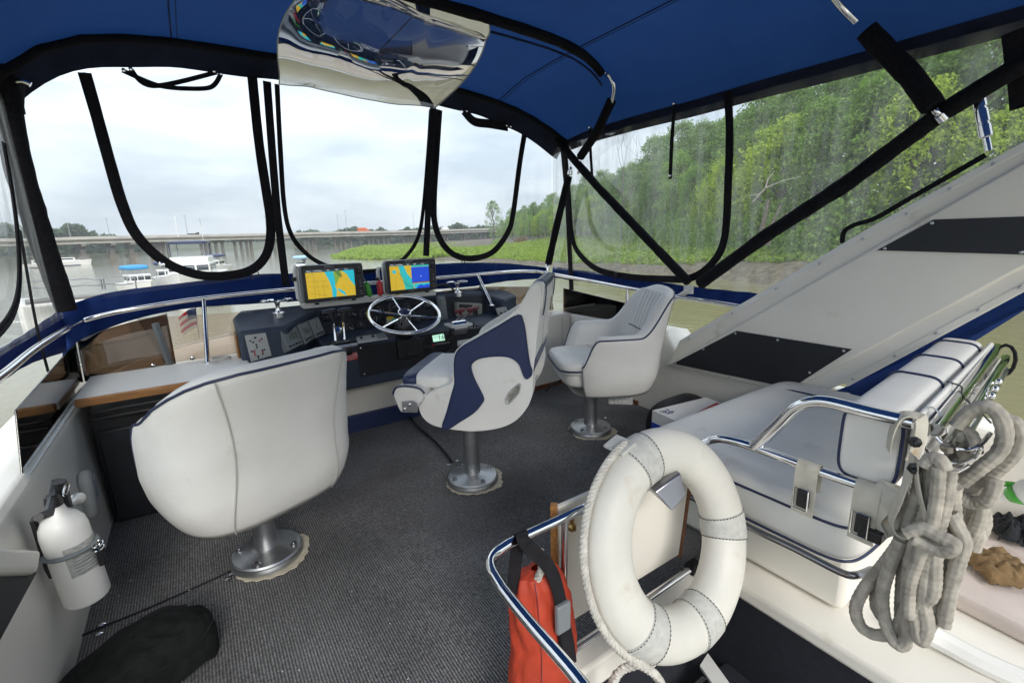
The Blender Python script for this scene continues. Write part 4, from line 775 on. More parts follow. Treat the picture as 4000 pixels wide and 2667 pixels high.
navy=[(1003,312),(860,392),(720,472),(605,540),(570,610),(568,720),(570,780),(548,860),(515,980),(486,1074),(530,1084),(600,1040),(700,975),(755,910),(766,880),(745,830),(700,740),(680,670),(692,636),(740,606),(830,592),(900,592),(960,606),(1010,650),(1048,742),(1085,728),(1094,690),(1080,645),(1066,560),(1048,420),(1035,360)]
hprism(navy,.006,'navy_patch',m_navy,t,off=.0025,bv=.0015,seg=1,dens=3)
b=MB(); b.tube([p+l_*.003 for p in bez([hp(*p) for p in navy],3,closed=True)],.003,6,closed=True); b.build('patch_piping',m_pipe,t)
b=MB(); b.tube([p+l_*.002 for p in bez([hp(*p) for p in hole],4,closed=True)],.003,6,closed=True); b.build('hole_piping',m_lgrey,t)
hprism([(1060,180),(1085,135),(1125,106),(1152,117),(1155,190),(1143,330),(1128,450),(1112,610),(1098,690),(1040,690),(1050,560),(1050,400),(1045,280)],2*HW-.10,'backrest',m_vin,t,off=-.05,bv=.025)
hprism([(1050,640),(1112,610),(1098,720),(1060,745),(1010,735)],2*HW-.01,'backrest_lower',m_navy,t,off=-.005,bv=.012)
hprism([(1030,240),(1060,150),(1100,100),(1150,92),(1172,112),(1165,200),(1150,300),(1080,330)],2*HW-.06,'headrest',m_vin,t,off=-.03,bv=.028)
hprism([(1085,108),(1120,86),(1155,88),(1178,108),(1172,150),(1150,125),(1110,118)],2*HW-.14,'headrest_top',m_navy,t,off=-.07,bv=.014)
for dp in(.045,2*HW-.045):
    b=MB(); b.tube(bez([hp(*p)-l_*(dp)+(-f_)*.006 for p in((1045,230),(1085,128),(1130,98),(1170,112),(1168,220),(1150,330))],6),.003,6); b.build('headrest_piping',m_pipe,t)
# back cover seam (U) on the rear face
rs=[hp(1158,150)-l_*.08,hp(1150,330)-l_*.08,hp(1130,520)-l_*.10,hp(1125,560)-l_*.16,hp(1125,560)-l_*.34,hp(1130,520)-l_*.41,hp(1150,330)-l_*.43,hp(1158,150)-l_*.43]
b=MB(); b.tube(bez([p-f_*.010 for p in rs],6),.0025,6); b.build('cover_seam',m_seam,t)
hprism([(540,800),(420,850),(350,930),(400,1030),(620,1080),(860,1060),(980,1000),(1060,920),(1020,960),(900,900),(700,850)],2*HW-.02,'seat_pan',m_vin,t,off=-.01,bv=.02)
hprism([(400,790),(560,745),(900,800),(1000,860),(880,900),(600,860),(420,850)],2*HW-.14,'seat_cushion',m_vin,t,off=-.07,bv=.03)
bp_=[(150,850),(165,815),(200,800),(260,800),(330,815),(368,850),(372,895),(345,930),(290,950),(235,965),(205,975),(175,925)]
hprism(bp_,2*HW-.02,'front_bolster',m_vin,t,off=.0,bv=.02)
b=MB(); b.tube([p+l_*.004 for p in bez([hp(*p) for p in((150,850),(165,812),(200,797),(260,797),(330,812),(366,846))],5)],.0045,8); b.build('bolster_piping',m_pipe,t)
hprism([(215,895),(290,892),(325,915),(322,972),(222,970)],.006,'hinge_bracket',m_alu,t,off=.012,bv=.002,dens=1,seg=1)
for px in((268,915),(235,945)): b=MB(); b.lathe([(.008,0),(.007,.005),(.003,.007)],12,hp(*px)+l_*.013,l_); b.build('bracket_bolt',m_chr,t)
# cushion top of the bolster, white with a navy border
top=[hp(200,800)-l_*.02,hp(366,840)-l_*.02,hp(545,770)-l_*.05]
b=MB(); c=hp(330,800)-l_*(HW)+V((0,0,.02))
b.sq(hp(360,815)-l_*HW+V((0,0,.012)),(.42,.24,.075),.4,.35,Matrix.Rotation(ROTH,3,'Z')); b.build('bolster_pad',m_vin,t)
b=MB(); b.sq(hp(235,800)-l_*HW+V((0,0,.010)),(.45,.075,.07),.5,.35,Matrix.Rotation(ROTH,3,'Z')); b.build('bolster_border',m_navy,t)
pedestal(t,MIDL,ROTH,.30)
t=thing('floor_cable','black cable running over the carpet from the helm chair base','cable',atz(1700,1760,0)); b=MB(); b.tube(bez([atz(1765,1805,.008),atz(1740,1770,.012),atz(1690,1715,.012),atz(1630,1665,.012),atz(1590,1615,.012),atz(1570,1590,.012)],8),.007,8); b.build('cable_run',m_bp,t)
for i,(px,lab) in enumerate((((905,2242),'upper metal snap button beside the nearest chair base'),((890,2262),'lower metal snap button beside the nearest chair base'),((401,2438),'upper metal snap button by the port wall carpet seam'),((389,2475),'lower metal snap button by the port wall carpet seam'),((1785,1800),'metal snap button behind the helm chair base'),((1752,1815),'metal snap button left of the helm chair base'),((2365,1632),'metal snap button behind the starboard chair base'))):
    t=thing('carpet_snap',lab,'snap',atz(*px,.004),'carpet snap buttons'); b=MB(); b.lathe([(.010,0),(.010,.003),(.006,.005)],14,atz(*px,.004)); b.build('snap_cap',m_chr,t)
b=MB(); b.tube([V((x_.x,x_.y,.0045)) for x_ in bez([atz(310,2490,0),atz(430,2440,0),atz(600,2370,0),atz(820,2272,0),atz(930,2220,0)],6)],.0035,5); o=b.build('carpet_seam',m_stair,bpy.data.objects['floor'])
# ================================================================ fire extinguisher and louvred fitting on the port wall
A=atx(225,2010,-.405); Bt=atx(330,2330,-.405)
up_=(V((-.40,A.y,A.z))-V((-.40,Bt.y,Bt.z))); 
ex=V((-.395,1.63,.0)); z0=.17
t=thing('fire_extinguisher','white fire extinguisher strapped to the port wall','extinguisher',ex+V((0,0,z0)))
ax=V((-.02,.10,1)).normalized(); e0=atx(345,2330,-.385); e1=atx(225,2000,-.40); ax=(e1-e0).normalized(); ln=(e1-e0).length; r=.053
b=MB(); b.lathe([(r*.9,0),(r,.008),(r,ln*.80),(r*.93,ln*.88),(r*.72,ln*.95),(r*.4,ln),(r*.33,ln+.02)],36,e0,ax); b.build('cylinder',m_gelw,t)
tp=e0+ax*(ln+.02); b=MB(); b.lathe([(.018,0),(.02,.012),(.016,.035)],14,tp,ax); b.box(tp+ax*.03+V((.0,.03,.0)),(.02,.09,.014),Matrix.Rotation(rad(20),3,'X')); b.build('valve',m_bp,t,bevel=.003)
b=MB(); h0=atx(262,1975,-.385); h1=atx(232,1880,-.385); b.tube([tp+ax*.035,h0,h1],[.010,.014,.016],8); b.tube([tp+ax*.025,atx(190,2005,-.385),atx(150,2020,-.39)],[.010,.011,.010],8); b.build('handle',m_bp,t)
b=MB(); g=atx(297,1948,-.375); b.lathe([(.018,0),(.018,.012),(.015,.014)],18,g,(.5,-.6,.1)); b.build('pressure_gauge',m_alu,t)
b=MB(); pc=atx(260,1915,-.365); b.tube([pc+V((.0,.035*cos(k*.4),.010*sin(k*.4)+.006*sin(k*.05))) for k in range(24)],.0018,6); b.build('pin_ring',m_chr,t)
def cyl(az,h,rr=r+.0012): 
    u=ax.orthogonal().normalized(); u=(V((1,-.75,0))-ax*V((1,-.75,0)).dot(ax)).normalized(); w__=ax.cross(u); return e0+ax*h+(u*cos(az)+w__*sin(az))*rr
b=MB(); b.grid(lambda u,v:cyl(-1.0+2.1*u,ln*(.36+.32*v)),16,2); b.build('instruction_label',mat('printed_label',(.42,.42,.40),.5,var=.5,vs=60,stretch=(1,1,8)),t)
for k in range(6): b=MB(); b.grid(lambda u,v:cyl(-.75+1.2*u,ln*(.38+.035*k+.008*v),r+.002),12,2); b.build('label_line',m_grey,t)
b=MB(); b.tube([cyl(2*PI*k/30,ln*.60,r+.004) for k in range(30)],.007,4,closed=True,flat=ax); b.build('band',m_grey,t)
b=MB(); b.strap([atx(128,2025,-.45),atx(185,2210,-.45),atx(202,2240,-.45)],(1,0,0),.03,.008); b.strap([atx(150,2025,-.45),atx(175,2010,-.42)],(0,0,1),.03,.006); b.build('wall_bracket',m_bp,t)
b=MB(); q=cyl(.15,ln*.60,r+.018)
for k in range(2): b.tube([q+V((.012*cos(a*.5),.02*sin(a*.5),-.012*k)) for a in range(13)],.0022,6,closed=True)
b.build('buckle_ring',m_chr,t)
q=cyl(.35,ln*.45,r+.01); b=MB(); b.box(q,(.016,.03,.06)); b.build('buckle',m_bp,t,bevel=.003)
t=thing('louvred_speaker','oval grey louvred plastic speaker on the port wall behind the extinguisher','speaker',atx(345,1990,-.45))
q=atx(345,1930,-.45); Rx=Matrix.Rotation(rad(-12),3,'X'); b=MB(); b.sq(q,(.05,.085,.185),.6,.75,Rx); b.build('speaker_body',m_lgrey,t)
for k in range(6): b=MB(); c=q+Rx@V((.022,0,.055-.013*k)); b.tube([c+V((0,-.026,-.010)),c+V((.004,0,0)),c+V((0,.026,.008))],.0028,6); b.build('louvre',m_grey,t)
# ================================================================ dark bag at the lower left
t=thing('dark_bag','dark black fabric bag lying on the carpet at the lower left corner','bag',atz(480,2620,0))
b=MB()
def bag(u,v):
    a=2*PI*u; e=.6; k=sin(v*PI/2)
    p=V((.20*math.copysign(abs(cos(a))**e,cos(a)),.11*math.copysign(abs(sin(a))**e,sin(a)),0))*(1-.0*k)*max(.02,cos(v*PI/2)**.35)
    q=V((-.29,1.50,0))+Matrix.Rotation(rad(20),3,'Z')@p; q.z=.005+.13*k*(1-.5*max(0,(-p.x)/.2)); return q+V((1,1,.8))*.016*mnoise.noise(q*8)+V((0,0,.012*abs(mnoise.noise(q*17))+.004*mnoise.noise(q*40)))
b.grid(bag,90,30,cu=True); b.build('bag_body',mat('black_felt',(.012,.014,.013),.95,var=.35,vs=30,bump=.7,bs=160,spec=.15),t)
b=MB(); b.tube([bag(k/60,.42)+V((0,0,.002)) for k in range(60)],.0035,5,closed=True); b.build('seam',m_blk,t); b=MB(); b.strap([bag(.05+.4*k/20,.66+.1*sin(k*.3))+V((0,0,.004)) for k in range(21)],(0,0,1),.022,.003); b.build('webbing',m_blk,t)
b=MB(); b.tube(bez([V((-.40,1.52,.10)),V((-.36,1.46,.09)),V((-.33,1.42,.03))],6),.004,6); b.build('strap',m_blk,t)
# ================================================================ hatch rail, gate panel, life ring, throw bag
RZ=.53
t=thing('hatch_rail','polished stainless guard rail bent around the stair hatch','rail',(.44,.76,.02))
rp=bez([atz(2330,2760,RZ),atz(2250,2640,RZ),atz(2060,2420,RZ),atz(1965,2300,RZ)],8)+bez([atz(1965,2300,RZ),atz(1918,2215,RZ),atz(1930,2165,RZ),atz(1990,2120,RZ)],8)+bez([atz(1990,2120,RZ),atz(2330,1962,RZ)],6)+[V((.90,.80,RZ)),V((1.30,.82,RZ))]
cl=[rp[0]]; [cl.append(p) for p in rp if (p-cl[-1]).length>.004]
b=MB(); b.tube(cl,.0112,16); b.build('top_rail',m_chr,t)
a=atz(2285,1990,RZ); c=atz(2330,1965,RZ); d=(c-a).normalized(); b=MB(); b.lathe([(.0145,0),(.0155,.003),(.0155,.035),(.0145,.038)],20,a,d); b.build('rail_sleeve',m_chr,t)
b=MB(); b.tube([V((.45,.775,.125)),V((1.34,.785,.125))],.0112,14); b.build('lower_rail',m_chr,t)
b=MB(); q=atz(2235,2050,.47); b.tube([q+V((0,0,.04)),q],.006,8); b.lathe([(.012,0),(.012,.01),(.006,.016)],6,q-V((0,0,.012))); b.build('set_screw',mat('brass',(.4,.26,.1),.35,met=1),t)
b=MB(); b.tube([V((1.29,.80,.065)),V((1.29,.79,.50))],.0125,14); b.build('stanchion',m_steel,t); b=MB(); b.lathe([(.045,.0),(.045,.008),(.02,.014)],24,(1.29,.80,.062)); b.build('stanchion_foot',m_steel,t)
b=MB(); b.tube([V((.66,.785,.13)),V((.66,.775,.53))],.009,10); b.build('stanchion',m_chr,t)
b=MB(); b.box((1.215,.785,.125),(.05,.032,.032)); b.build('hinge_wrap',m_blk,t,bevel=.004)
t=thing('gate_panel','pale hatch gate panel with dark wooden edge behind the life ring','gate',(.95,.82,.15))
b=MB(); b.prism([(.685,.83,.15),(1.20,.83,.15),(1.20,.83,.15),(1.245,.83,.52),(.685,.83,.52)],(0,.014,0)); b.build('panel',m_gel,t,bevel=.003)
b=MB(); b.tube([(1.205,.832,.14),(1.255,.832,.53)],.010,4,flat=(1,0,0)); b.build('edge_trim',m_wood2,t); b=MB(); b.tube([(.675,.835,.14),(.675,.835,.53)],.012,4,flat=(1,0,0)); b.build('edge_trim',m_wood,t)
# life ring
BC=V((.958,.691,.391)); RT=.066; RM=.230; RO=RM+RT; RU=V((0,.327,.945)); RN=V((0,-.945,.327))
t=thing('life_ring','white ring life buoy with four grey tape bands hung on the hatch rail','life ring',BC+V((0,0,-.29)))
def ring(a,ph,r=1.0): d=V((cos(a),0,0))+RU*sin(a); return BC+d*RM+(d*cos(ph)*1.0+RN*sin(ph)*.85)*RT*r
b=MB(); b.grid(lambda u,v:(lambda p:p+(p-BC).normalized()*.0022*mnoise.noise(p*10))(ring(2*PI*u,2*PI*v)),96,30,cu=True,cv=True); b.build('ring_body',m_buoy,t)
for ang in(104,-10,-82,-136):
    a0=rad(ang); b=MB(); b.grid(lambda u,v:ring(a0-.155+.31*u,2*PI*v,1.022),10,30,cv=True); o=b.build('tape_band',m_band,t,solid=.003)
    k=MB()
    for s_ in(-.145,.145):
        for j in range(44): k.tube([ring(a0+s_,2*PI*(j+.12)/44,1.04),ring(a0+s_,2*PI*(j+.72)/44,1.04)],.0016,4)
    k.build('stitching',m_ink,o)['kind']='stuff'
b=MB(); rope=[]
for k in range(70):
    u=k/69; a=rad(108+112*u); d=V((cos(a),0,0))+RU*sin(a); sl=RO+.006+.010*sin(PI*u); rope.append(BC+d*sl+RN*.012)
def twist(b,path,R,n=3,lay=.034,seg=7,fill=.62):
    L_=0; P=path
    for s_ in range(n):
        q=[]; L_=0
        for i,p in enumerate(P):
            tg=(P[min(i+1,len(P)-1)]-P[max(i-1,0)]).normalized(); u=tg.cross(V((.3,1,.2))).normalized(); w2=tg.cross(u)
            if i: L_+=(p-P[i-1]).length
            a=2*PI*(L_/lay+s_/n); q.append(p+(u*cos(a)+w2*sin(a))*R*.52)
        b.tube(q,R*fill,seg)
def dense(P,step=.006):
    Q=[P[0]]
    for i in range(len(P)-1):
        n=max(1,int((P[i+1]-P[i]).length/step)); Q+=[P[i].lerp(P[i+1],(k+1)/n) for k in range(n)]
    return Q
twist(b,dense(rope,.003),.0095); e=rope[-1]
twist(b,dense(bez([e,e+V((.05,-.03,-.05)),e+V((.09,-.03,-.13)),e+V((.085,-.02,-.25))],8)),.011)
twist(b,dense(bez([e+V((.06,-.02,-.03)),e+V((.0,.03,-.06)),e+V((-.02,.05,-.16)),e+V((.02,.06,-.24))],8)),.011); b.build('grab_line',m_ropew,t)
b=MB(); b.box(BC+(V((cos(rad(110)),0,0))+RU*sin(rad(110)))*(RO+.006),(.055,.07,.010),Matrix.Rotation(rad(-20),3,'Y')); b.build('line_loop',m_band,t,bevel=.004)
b=MB(); b.prism([BC+RU*.155+V((-.045,-.03,.0)),BC+RU*.185+V((.045,-.05,0)),BC+RU*.125+V((.045,-.05,0)),BC+RU*.105+V((-.02,-.05,0))],(0,.09,.03)); b.build('hanger',m_steel,t,bevel=.003)
# throw bag
t=thing('throw_bag','orange nylon throw-rope bag hanging by black strap from hatch rail','bag',(.52,.78,.0))
TC=V((.575,.775,.055))
prof=[(-.16,.030,.020),(-.11,.075,.055),(.0,.088,.065),(.12,.092,.068),(.22,.086,.064),(.30,.076,.055),(.345,.062,.045),(.37,.05,.03),(.378,.015,.01)]
def tb(u,v):
    k=v*(len(prof)-1); i=min(int(k),len(prof)-2); f=k-i; z,rx,ry=[prof[i][j]*(1-f)+prof[i+1][j]*f for j in range(3)]; a=2*PI*u
    g=1+.07*sin(9*a+z*25+2*mnoise.noise(V((cos(a),sin(a),z*9))))*min(1,max(0,(z-.14)/.16))+.07*mnoise.noise(V((cos(a)*1.3,sin(a)*1.3,z*9)))+.06*abs(mnoise.noise(V((cos(a)*2.6+z*6,sin(a)*2.6,z*16))))+.02*mnoise.noise(V((cos(a)*7,sin(a)*7,z*40)))
    return TC+V((rx*g*cos(a)+.012*sin(z*9),ry*g*sin(a),z))
b=MB(); b.grid(tb,110,90,cu=True); b.build('bag_body',m_org,t)
b=MB(); R1=V((.525,.765,RZ)); b.strap(bez([TC+V((.02,-.075,.17)),TC+V((.015,-.07,.30)),TC+V((.0,-.05,.40)),R1+V((.0,-.016,0)),R1+V((0,0,.016)),R1+V((0,.014,0)),R1+V((-.02,.01,-.12)),TC+V((-.06,.0,.36))],8),[V((0,-1,.1))]*24+[V((0,-1,.6))]*8+[V((0,.2,1))]*8+[V((.1,1,0))]*17,.032,.003); b.build('strap',m_blk,t,smooth=False)
b=MB(); b.box(TC+V((.014,-.074,.285)),(.040,.014,.075)); b.build('buckle',m_grey,t,bevel=.004)
b=MB(); b.strap([TC+V((.018,-.074,.26)),TC+V((.026,-.080,.20)),TC+V((.03,-.083,.15))],(0,-1,0),.034,.005); b.build('strap_tail',m_blk,t,smooth=False)
b=MB(); twist(b,dense(bez([TC+V((-.02,-.02,.36)),TC+V((-.01,-.03,.40)),TC+V((.0,-.01,.43))],6)),.009); b.build('rope_end',m_ropew,t)
b=MB(); b.tube([tb(.66,k/30)+V((0,-.001,0)) for k in range(3,27)],.0014,4); b.build('seam',m_redk,t)

# lint on the carpet: too small to pick apart
b=MB(); rg=random.Random(21)
for k in range(90):
    x,y=rg.uniform(-.4,2.3),rg.uniform(.95,2.8); a=rg.random()*6.28; l_=rg.uniform(.002,.006); b.tube([V((x,y,.008)),V((x+l_*cos(a),y+l_*sin(a),.010))],.0009,4)
o=b.build('carpet_lint',m_white); o['kind']='stuff'; o['label']='pale lint specks scattered over the dark carpet'
# moulding seams of the life ring
# ================================================================ bench seat behind the hatch
bn=thing('bench','white vinyl bench seat with navy piping beside the radar arch','bench',(1.9,.75,0))
b=MB(); b.box((2.0,.78,.14),(.92,.62,.275)); b.build('bench_base',m_gel,bn,bevel=.02)
b=MB(); b.sq((1.90,.77,.365),(1.12,.74,.175),.28,.16,None,64,18); cu=b.build('seat_cushion',m_vin,bn)
def sqrim(c,a,bb,z,e,n=64): return [V((c[0]+a*math.copysign(abs(cos(2*PI*k/n))**e,cos(2*PI*k/n)),c[1]+bb*math.copysign(abs(sin(2*PI*k/n))**e,sin(2*PI*k/n)),z)) for k in range(n)]
for z,s_ in((.405,1.0),(.30,.995)):
    b=MB(); b.tube(sqrim((1.90,.77),.5605*s_,.371*s_,z,.16),.0042,8,closed=True); b.build('cushion_piping',m_pipe,cu)
b=MB(); b.tube([V((2.24,.42+.69*k/12,.4545-.05*abs(k/6-1)**8)) for k in range(13)],.005,6); b.build('cushion_piping',m_pipe,cu)
# bolster backrest
def bol(u,v):
    x=1.345+1.10*u; dy=.085*u; a=2*PI*v; e=.42
    k=1.0 if .02<u<.98 else .93
    return V((x,.405+dy+.068*k*math.copysign(abs(cos(a))**e,cos(a)),.655+.104*k*math.copysign(abs(sin(a))**e,sin(a))))
b=MB(); b.grid(bol,40,36,cv=True); n0=len(b.v); b.f.append(list(range(36))[::-1]); b.f.append(list(range(39*36,40*36))); bk=b.build('backrest',m_vin,bn,bevel=.008)
for u in(.003,.36,.62,.9):
    b=MB(); b.tube([bol(u,k/36)+(bol(u,k/36)-V((1.345+1.1*u,.405+.085*u,.655)))*.02 for k in range(37)][0:20] if u>.1 else [bol(u,k/36)*1.0 for k in range(37)],.0042,8); b.build('backrest_piping',m_pipe,bk)
for k in range(4):
    b=MB(); b.box((1.90,.325-.006*k+.0425,.66-.006*k),(1.10,.014,.19-.012*k),Matrix.Rotation(rad(4.4),3,'Z')); b.build('back_layer',m_vin,bn,bevel=.006)
X0=1.33
def br(x,y,X=X0): return atx(x,y,X)
b=MB(); arm=bez([br(2945,1745),br(3035,1665),br(3100,1600),br(3165,1572),br(3240,1572),br(3400,1612),br(3570,1652)],7); b.tube(arm,.0165,16); b.build('arm_rail',m_chr,bn)
b=MB(); b.tube(bez([br(2690,1770),br(2735,1735),br(2800,1715),br(2860,1722),br(2950,1748),br(3150,1822),br(3330,1885),br(3500,1942)],7),.0135,14); b.build('side_rail',m_chr,bn)
b=MB(); b.tube(bez([V((1.36,1.02,.27)),br(2900,2045),br(3100,2140),br(3280,2232),br(3345,2245),V((1.42,.38,.278))],7),.010,12); b.build('lower_rail',m_steel,bn)
# rear rails
for dy,z,r,mm in((.0,.735,.016,m_chr),(-.028,.70,.014,m_chr),(-.03,.655,.014,m_steel)):
    b=MB(); b.tube([V((1.36,.292+dy,z)),V((2.46,.395+dy,z))],r,12); b.build('back_rail',mm,bn)
b=MB(); b.tube([V((2.455,.37+.03*cos(k*.5),.69+.06*sin(k*.5))) for k in range(13)],.006,6,closed=True); b.build('rail_end_wrap',m_blk,bn)
# white keeper straps on the side rail, with buckles
for i,(x,wd,L_) in enumerate(((3163,.056,.135),(3398,.056,.14),)):
    p=br(x,1826 if i==0 else 1910); b=MB(); q=[p+V((-.018,0,-L_)),p+V((-.018,0,-L_*.5)),p+V((-.017,0,-.01)),p+V((-.006,0,.016)),p+V((.012,0,.012)),p+V((.017,0,-.02)),p+V((.012,0,-.07))]
    b.strap(bez(q,6),[V((-1,0,0))]*13+[V((-.8,0,.6))]*6+[V((0,0,1))]*6+[V((1,0,.2))]*12,wd,.0035); b.build('keeper_strap',m_strapw,bn,smooth=False)
    o=MB(); o.box(p+V((-.026,-.003,-L_*.62)),(.016,.030,.052)); o.build('strap_buckle',m_bp,bn,bevel=.004)
    o=MB(); o.tube([p+V((-.034,dy_,-L_*.62+dz)) for dy_,dz in((-.018,-.03),(.018,-.03),(.018,.03),(-.018,.03))],.002,5,closed=True); o.build('buckle_frame',m_chr,bn)
p=br(3480,1925); b=MB(); b.strap(bez([p+V((-.012,.01,-.12)),p+V((-.012,.03,-.08)),p+V((-.016,.01,-.02)),p+V((0,0,.018)),p+V((.015,-.01,-.02)),p+V((0,-.02,-.06)),p+V((-.01,.02,-.11))],7),[V((-1,.2,0))]*14+[V((-.6,0,.8))]*7+[V((.5,.2,.8))]*7+[V((1,.2,0))]*15,.052,.0035); b.build('keeper_strap',m_strapw,bn,smooth=False)
b=MB(); b.box(p+V((-.02,.02,-.115)),(.03,.05,.03)); b.build('strap_buckle',m_bp,bn,bevel=.004)
# hanging loop straps at the arm end
def loop(c,h,wd,R,mm=m_strapw):
    b=MB(); P=[]; Nn=[]
    for k in range(25):
        a=PI*k/24; P.append(c+V((0,R*cos(a),R*.7*sin(a)))); Nn.append(V((0,cos(a),sin(a))))
    P=[c+V((0,R*.9,-h))]+P+[c+V((0,-R*.9,-h))]; return P
p=br(3548,1650); b=MB()
b.strap(bez([p+V((-.012,.025,-.075)),p+V((-.014,.024,-.03)),p+V((-.010,.015,.012)),p+V((0,-.002,.021)),p+V((.006,-.02,.012)),p+V((-.004,-.026,-.03)),p+V((-.012,-.020,-.085))],6),[V((-.6,1,0))]*12+[V((-.3,.4,1))]*12+[V((-.5,-1,0))]*13,.034,.003); b.build('loop_strap',m_strapw,bn,smooth=False)
b=MB(); c=br(3575,1725,1.30); b.lathe([(.013,0),(.013,.004),(.006,.008),(.004,.02)],8,c,(-1,-.2,0)); b.build('strap_bolt',m_bp,bn)
c=br(3560,1800,1.30); b=MB()
lp_=[(3565,1775),(3550,1850),(3510,1960),(3480,2030),(3500,2075),(3550,2085),(3605,2060),(3610,2010),(3590,1930),(3575,1840),(3580,1790)]
LP=bez([br(x,y,1.28-.012*(i>5)) for i,(x,y) in enumerate(lp_)],6); Nn=[]
for i in range(len(LP)):
    tg=(LP[min(i+1,len(LP)-1)]-LP[max(i-1,0)]).normalized(); Nn.append(tg.cross(V((-.85,-.5,.1))).normalized())
b.strap(LP,Nn,.034,.003); b.build('loop_strap',m_strapw,bn,smooth=False)
b=MB(); c=br(3572,1828,1.262); b.lathe([(.014,0),(.014,.004),(.006,.008),(.004,.02)],6,c,(-1,-.3,0)); b.build('strap_bolt',m_bp,bn)
# ---- wire hooks on the back rail
t=thing('hook_rack','row of chrome wire hooks with ball ends on the bench back rail','hook rack',V((1.9,.30,.62)))
for k in range(5):
    a=atx(3770-14*k,1514+26*k,1.98-.05*k); e=atx(3902-13*k,1490+28*k,1.98-.05*k); b=MB(); b.tube(bez([a+V((0,.03,.02)),a,a.lerp(e,.5)+V((0,0,-.006)),e],5),.003,6); b.build('wire_hook',m_chr,t); b=MB(); b.ball(e,.009,12); b.build('hook_ball',m_chr,t)
for pts,X in(([(3640,1640),(3655,1700),(3700,1740),(3780,1755),(3830,1735),(3870,1690)],1.40),([(3610,1650),(3605,1720),(3640,1790),(3730,1810),(3800,1790),(3830,1750)],1.36),([(3720,1850),(3760,1830),(3785,1815)],1.33)):
    b=MB(); b.tube(bez([atx(x,y,X) for x,y in pts],8),.0045,8); b.build('rope_hook',m_chr,t)
b=MB(); b.tube(bez([atx(3700,1490,1.75),atx(3755,1510,1.7),atx(3760,1545,1.65),atx(3830,1610,1.55),atx(3870,1650,1.45)],7),.0022,6); b.tube(bez([atx(3840,1400,2.3),atx(3850,1470,2.1),atx(3830,1560,1.9),atx(3800,1590,1.8)],7),.0028,6); b.build('cord',m_bp,t)
b=MB(); b.tube(bez([atx(3600,1610,1.45),atx(3640,1590,1.45),atx(3690,1640,1.42),atx(3700,1690,1.4)],7),.0025,6); b.build('cable_tie',m_white,t)
# ---- braided dock lines
def braid(b,path,r,n=32,step=.003):
    P=dense([V(p) for p in path],step); m_=len(P); tg=[(P[min(i+1,m_-1)]-P[max(i-1,0)]).normalized() for i in range(m_)]; u=tg[0].orthogonal().normalized(); vs=[]; fs=[]
    for i in range(m_):
        u=(u-tg[i]*u.dot(tg[i])).normalized(); w2=tg[i].cross(u)
        for k in range(n):
            a=2*PI*k/n; rr=r*(1++.085*sin(2*PI*(4*k/n+i*step/.026))*sin(2*PI*(4*k/n-i*step/.026))+.012*mnoise.noise(P[i]*12)); vs.append(P[i]+(u*cos(a)+w2*sin(a))*rr)
    for i in range(m_-1):
        for k in range(n): l=(k+1)%n; fs.append((i*n+k,i*n+l,(i+1)*n+l,(i+1)*n+k))
    fs+=[tuple(range(n))[::-1],tuple(range((m_-1)*n,m_*n))]; b.add(vs,fs)
def zr(pts,X,r,b,dx=0):
    braid(b,bez([atx(3000+x/1.622,1700+y/1.622,X+(dx*.4*sin(i*1.7))) for i,(x,y) in enumerate(pts)],9),r)
t=thing('dock_line','thick grey braided dock line coiled and hung from the bench hooks','rope',atx(3560,2520,1.30))
RR=.0148
strands=[([(1000,200),(1030,150),(1090,160),(1120,220)],1.26),
 ([(975,200),(960,330),(900,500),(860,640),(740,810),(610,970),(555,1100),(600,1220),(720,1265),(830,1200),(905,1010),(930,800),(945,650)],1.30),
 ([(1040,200),(1020,420),(960,620),(905,800),(890,1000),(885,1200),(860,1325),(790,1290),(735,1150),(725,1000),(760,860),(840,660)],1.285),
 ([(1150,210),(1120,430),(1060,640),(1000,860),(985,1050),(1010,1200),(975,1300),(945,1240),(940,1100),(1040,1000),(1055,800),(1060,680)],1.27),
 ([(1085,200),(1070,400),(1030,600),(960,760),(900,950),(890,1150)],1.255),
 ([(1150,490),(1200,580),(1240,680),(1200,820),(1150,1000),(1110,1200)],1.29),
 ([(880,620),(980,590),(1090,640),(1175,690),(1120,735),(1020,700),(920,650)],1.235),
 ([(1190,320),(1160,480),(1140,620),(1180,760),(1130,900),(1090,1100)],1.32),
 ([(1010,230),(985,420),(930,620),(870,820),(850,1000),(850,1180),(900,1290)],1.315),([(1120,230),(1090,430),(1040,640),(1010,800),(1030,950),(1050,1130),(1000,1240)],1.30),([(990,220),(940,420),(880,640),(790,820),(700,960),(690,1090),(750,1180)],1.325),([(1170,330),(1180,520),(1220,640),(1190,760),(1140,880),(1120,1010),(1080,1150)],1.31)]
for k,(pl,X) in enumerate(strands): b=MB(); zr(pl,X,RR*(.86 if k in(4,7) else .95),b,.006); b.build('rope_strand',m_rope,t,ang=85)
t=thing('dock_line','second grey braided dock line looped over the far bench hooks','rope',atx(3800,1950,1.45))
for pl,X in (([(1130,40),(1190,20),(1230,60),(1240,110),(1200,190),(1220,260)],1.44),([(1200,20),(1260,-20),(1300,40),(1310,110)],1.43),
 ([(1190,-60),(1280,-150),(1390,-180),(1470,-120),(1500,0),(1460,110),(1340,210),(1230,300)],1.42),
 ([(1480,-100),(1560,-80),(1600,0),(1560,110),(1450,220),(1330,320),(1240,370)],1.45),
 ([(1230,400),(1300,425),(1380,415),(1420,360),(1440,280)],1.42),([(1240,330),(1330,390),(1350,480),(1310,600),(1250,700)],1.50),([(1290,430),(1280,560),(1330,620),(1300,720)],1.52),([(1360,440),(1370,560),(1330,660)],1.55)):
    b=MB(); zr(pl,X,RR*1.0,b,.006); b.build('rope_strand',m_rope,t,ang=85)
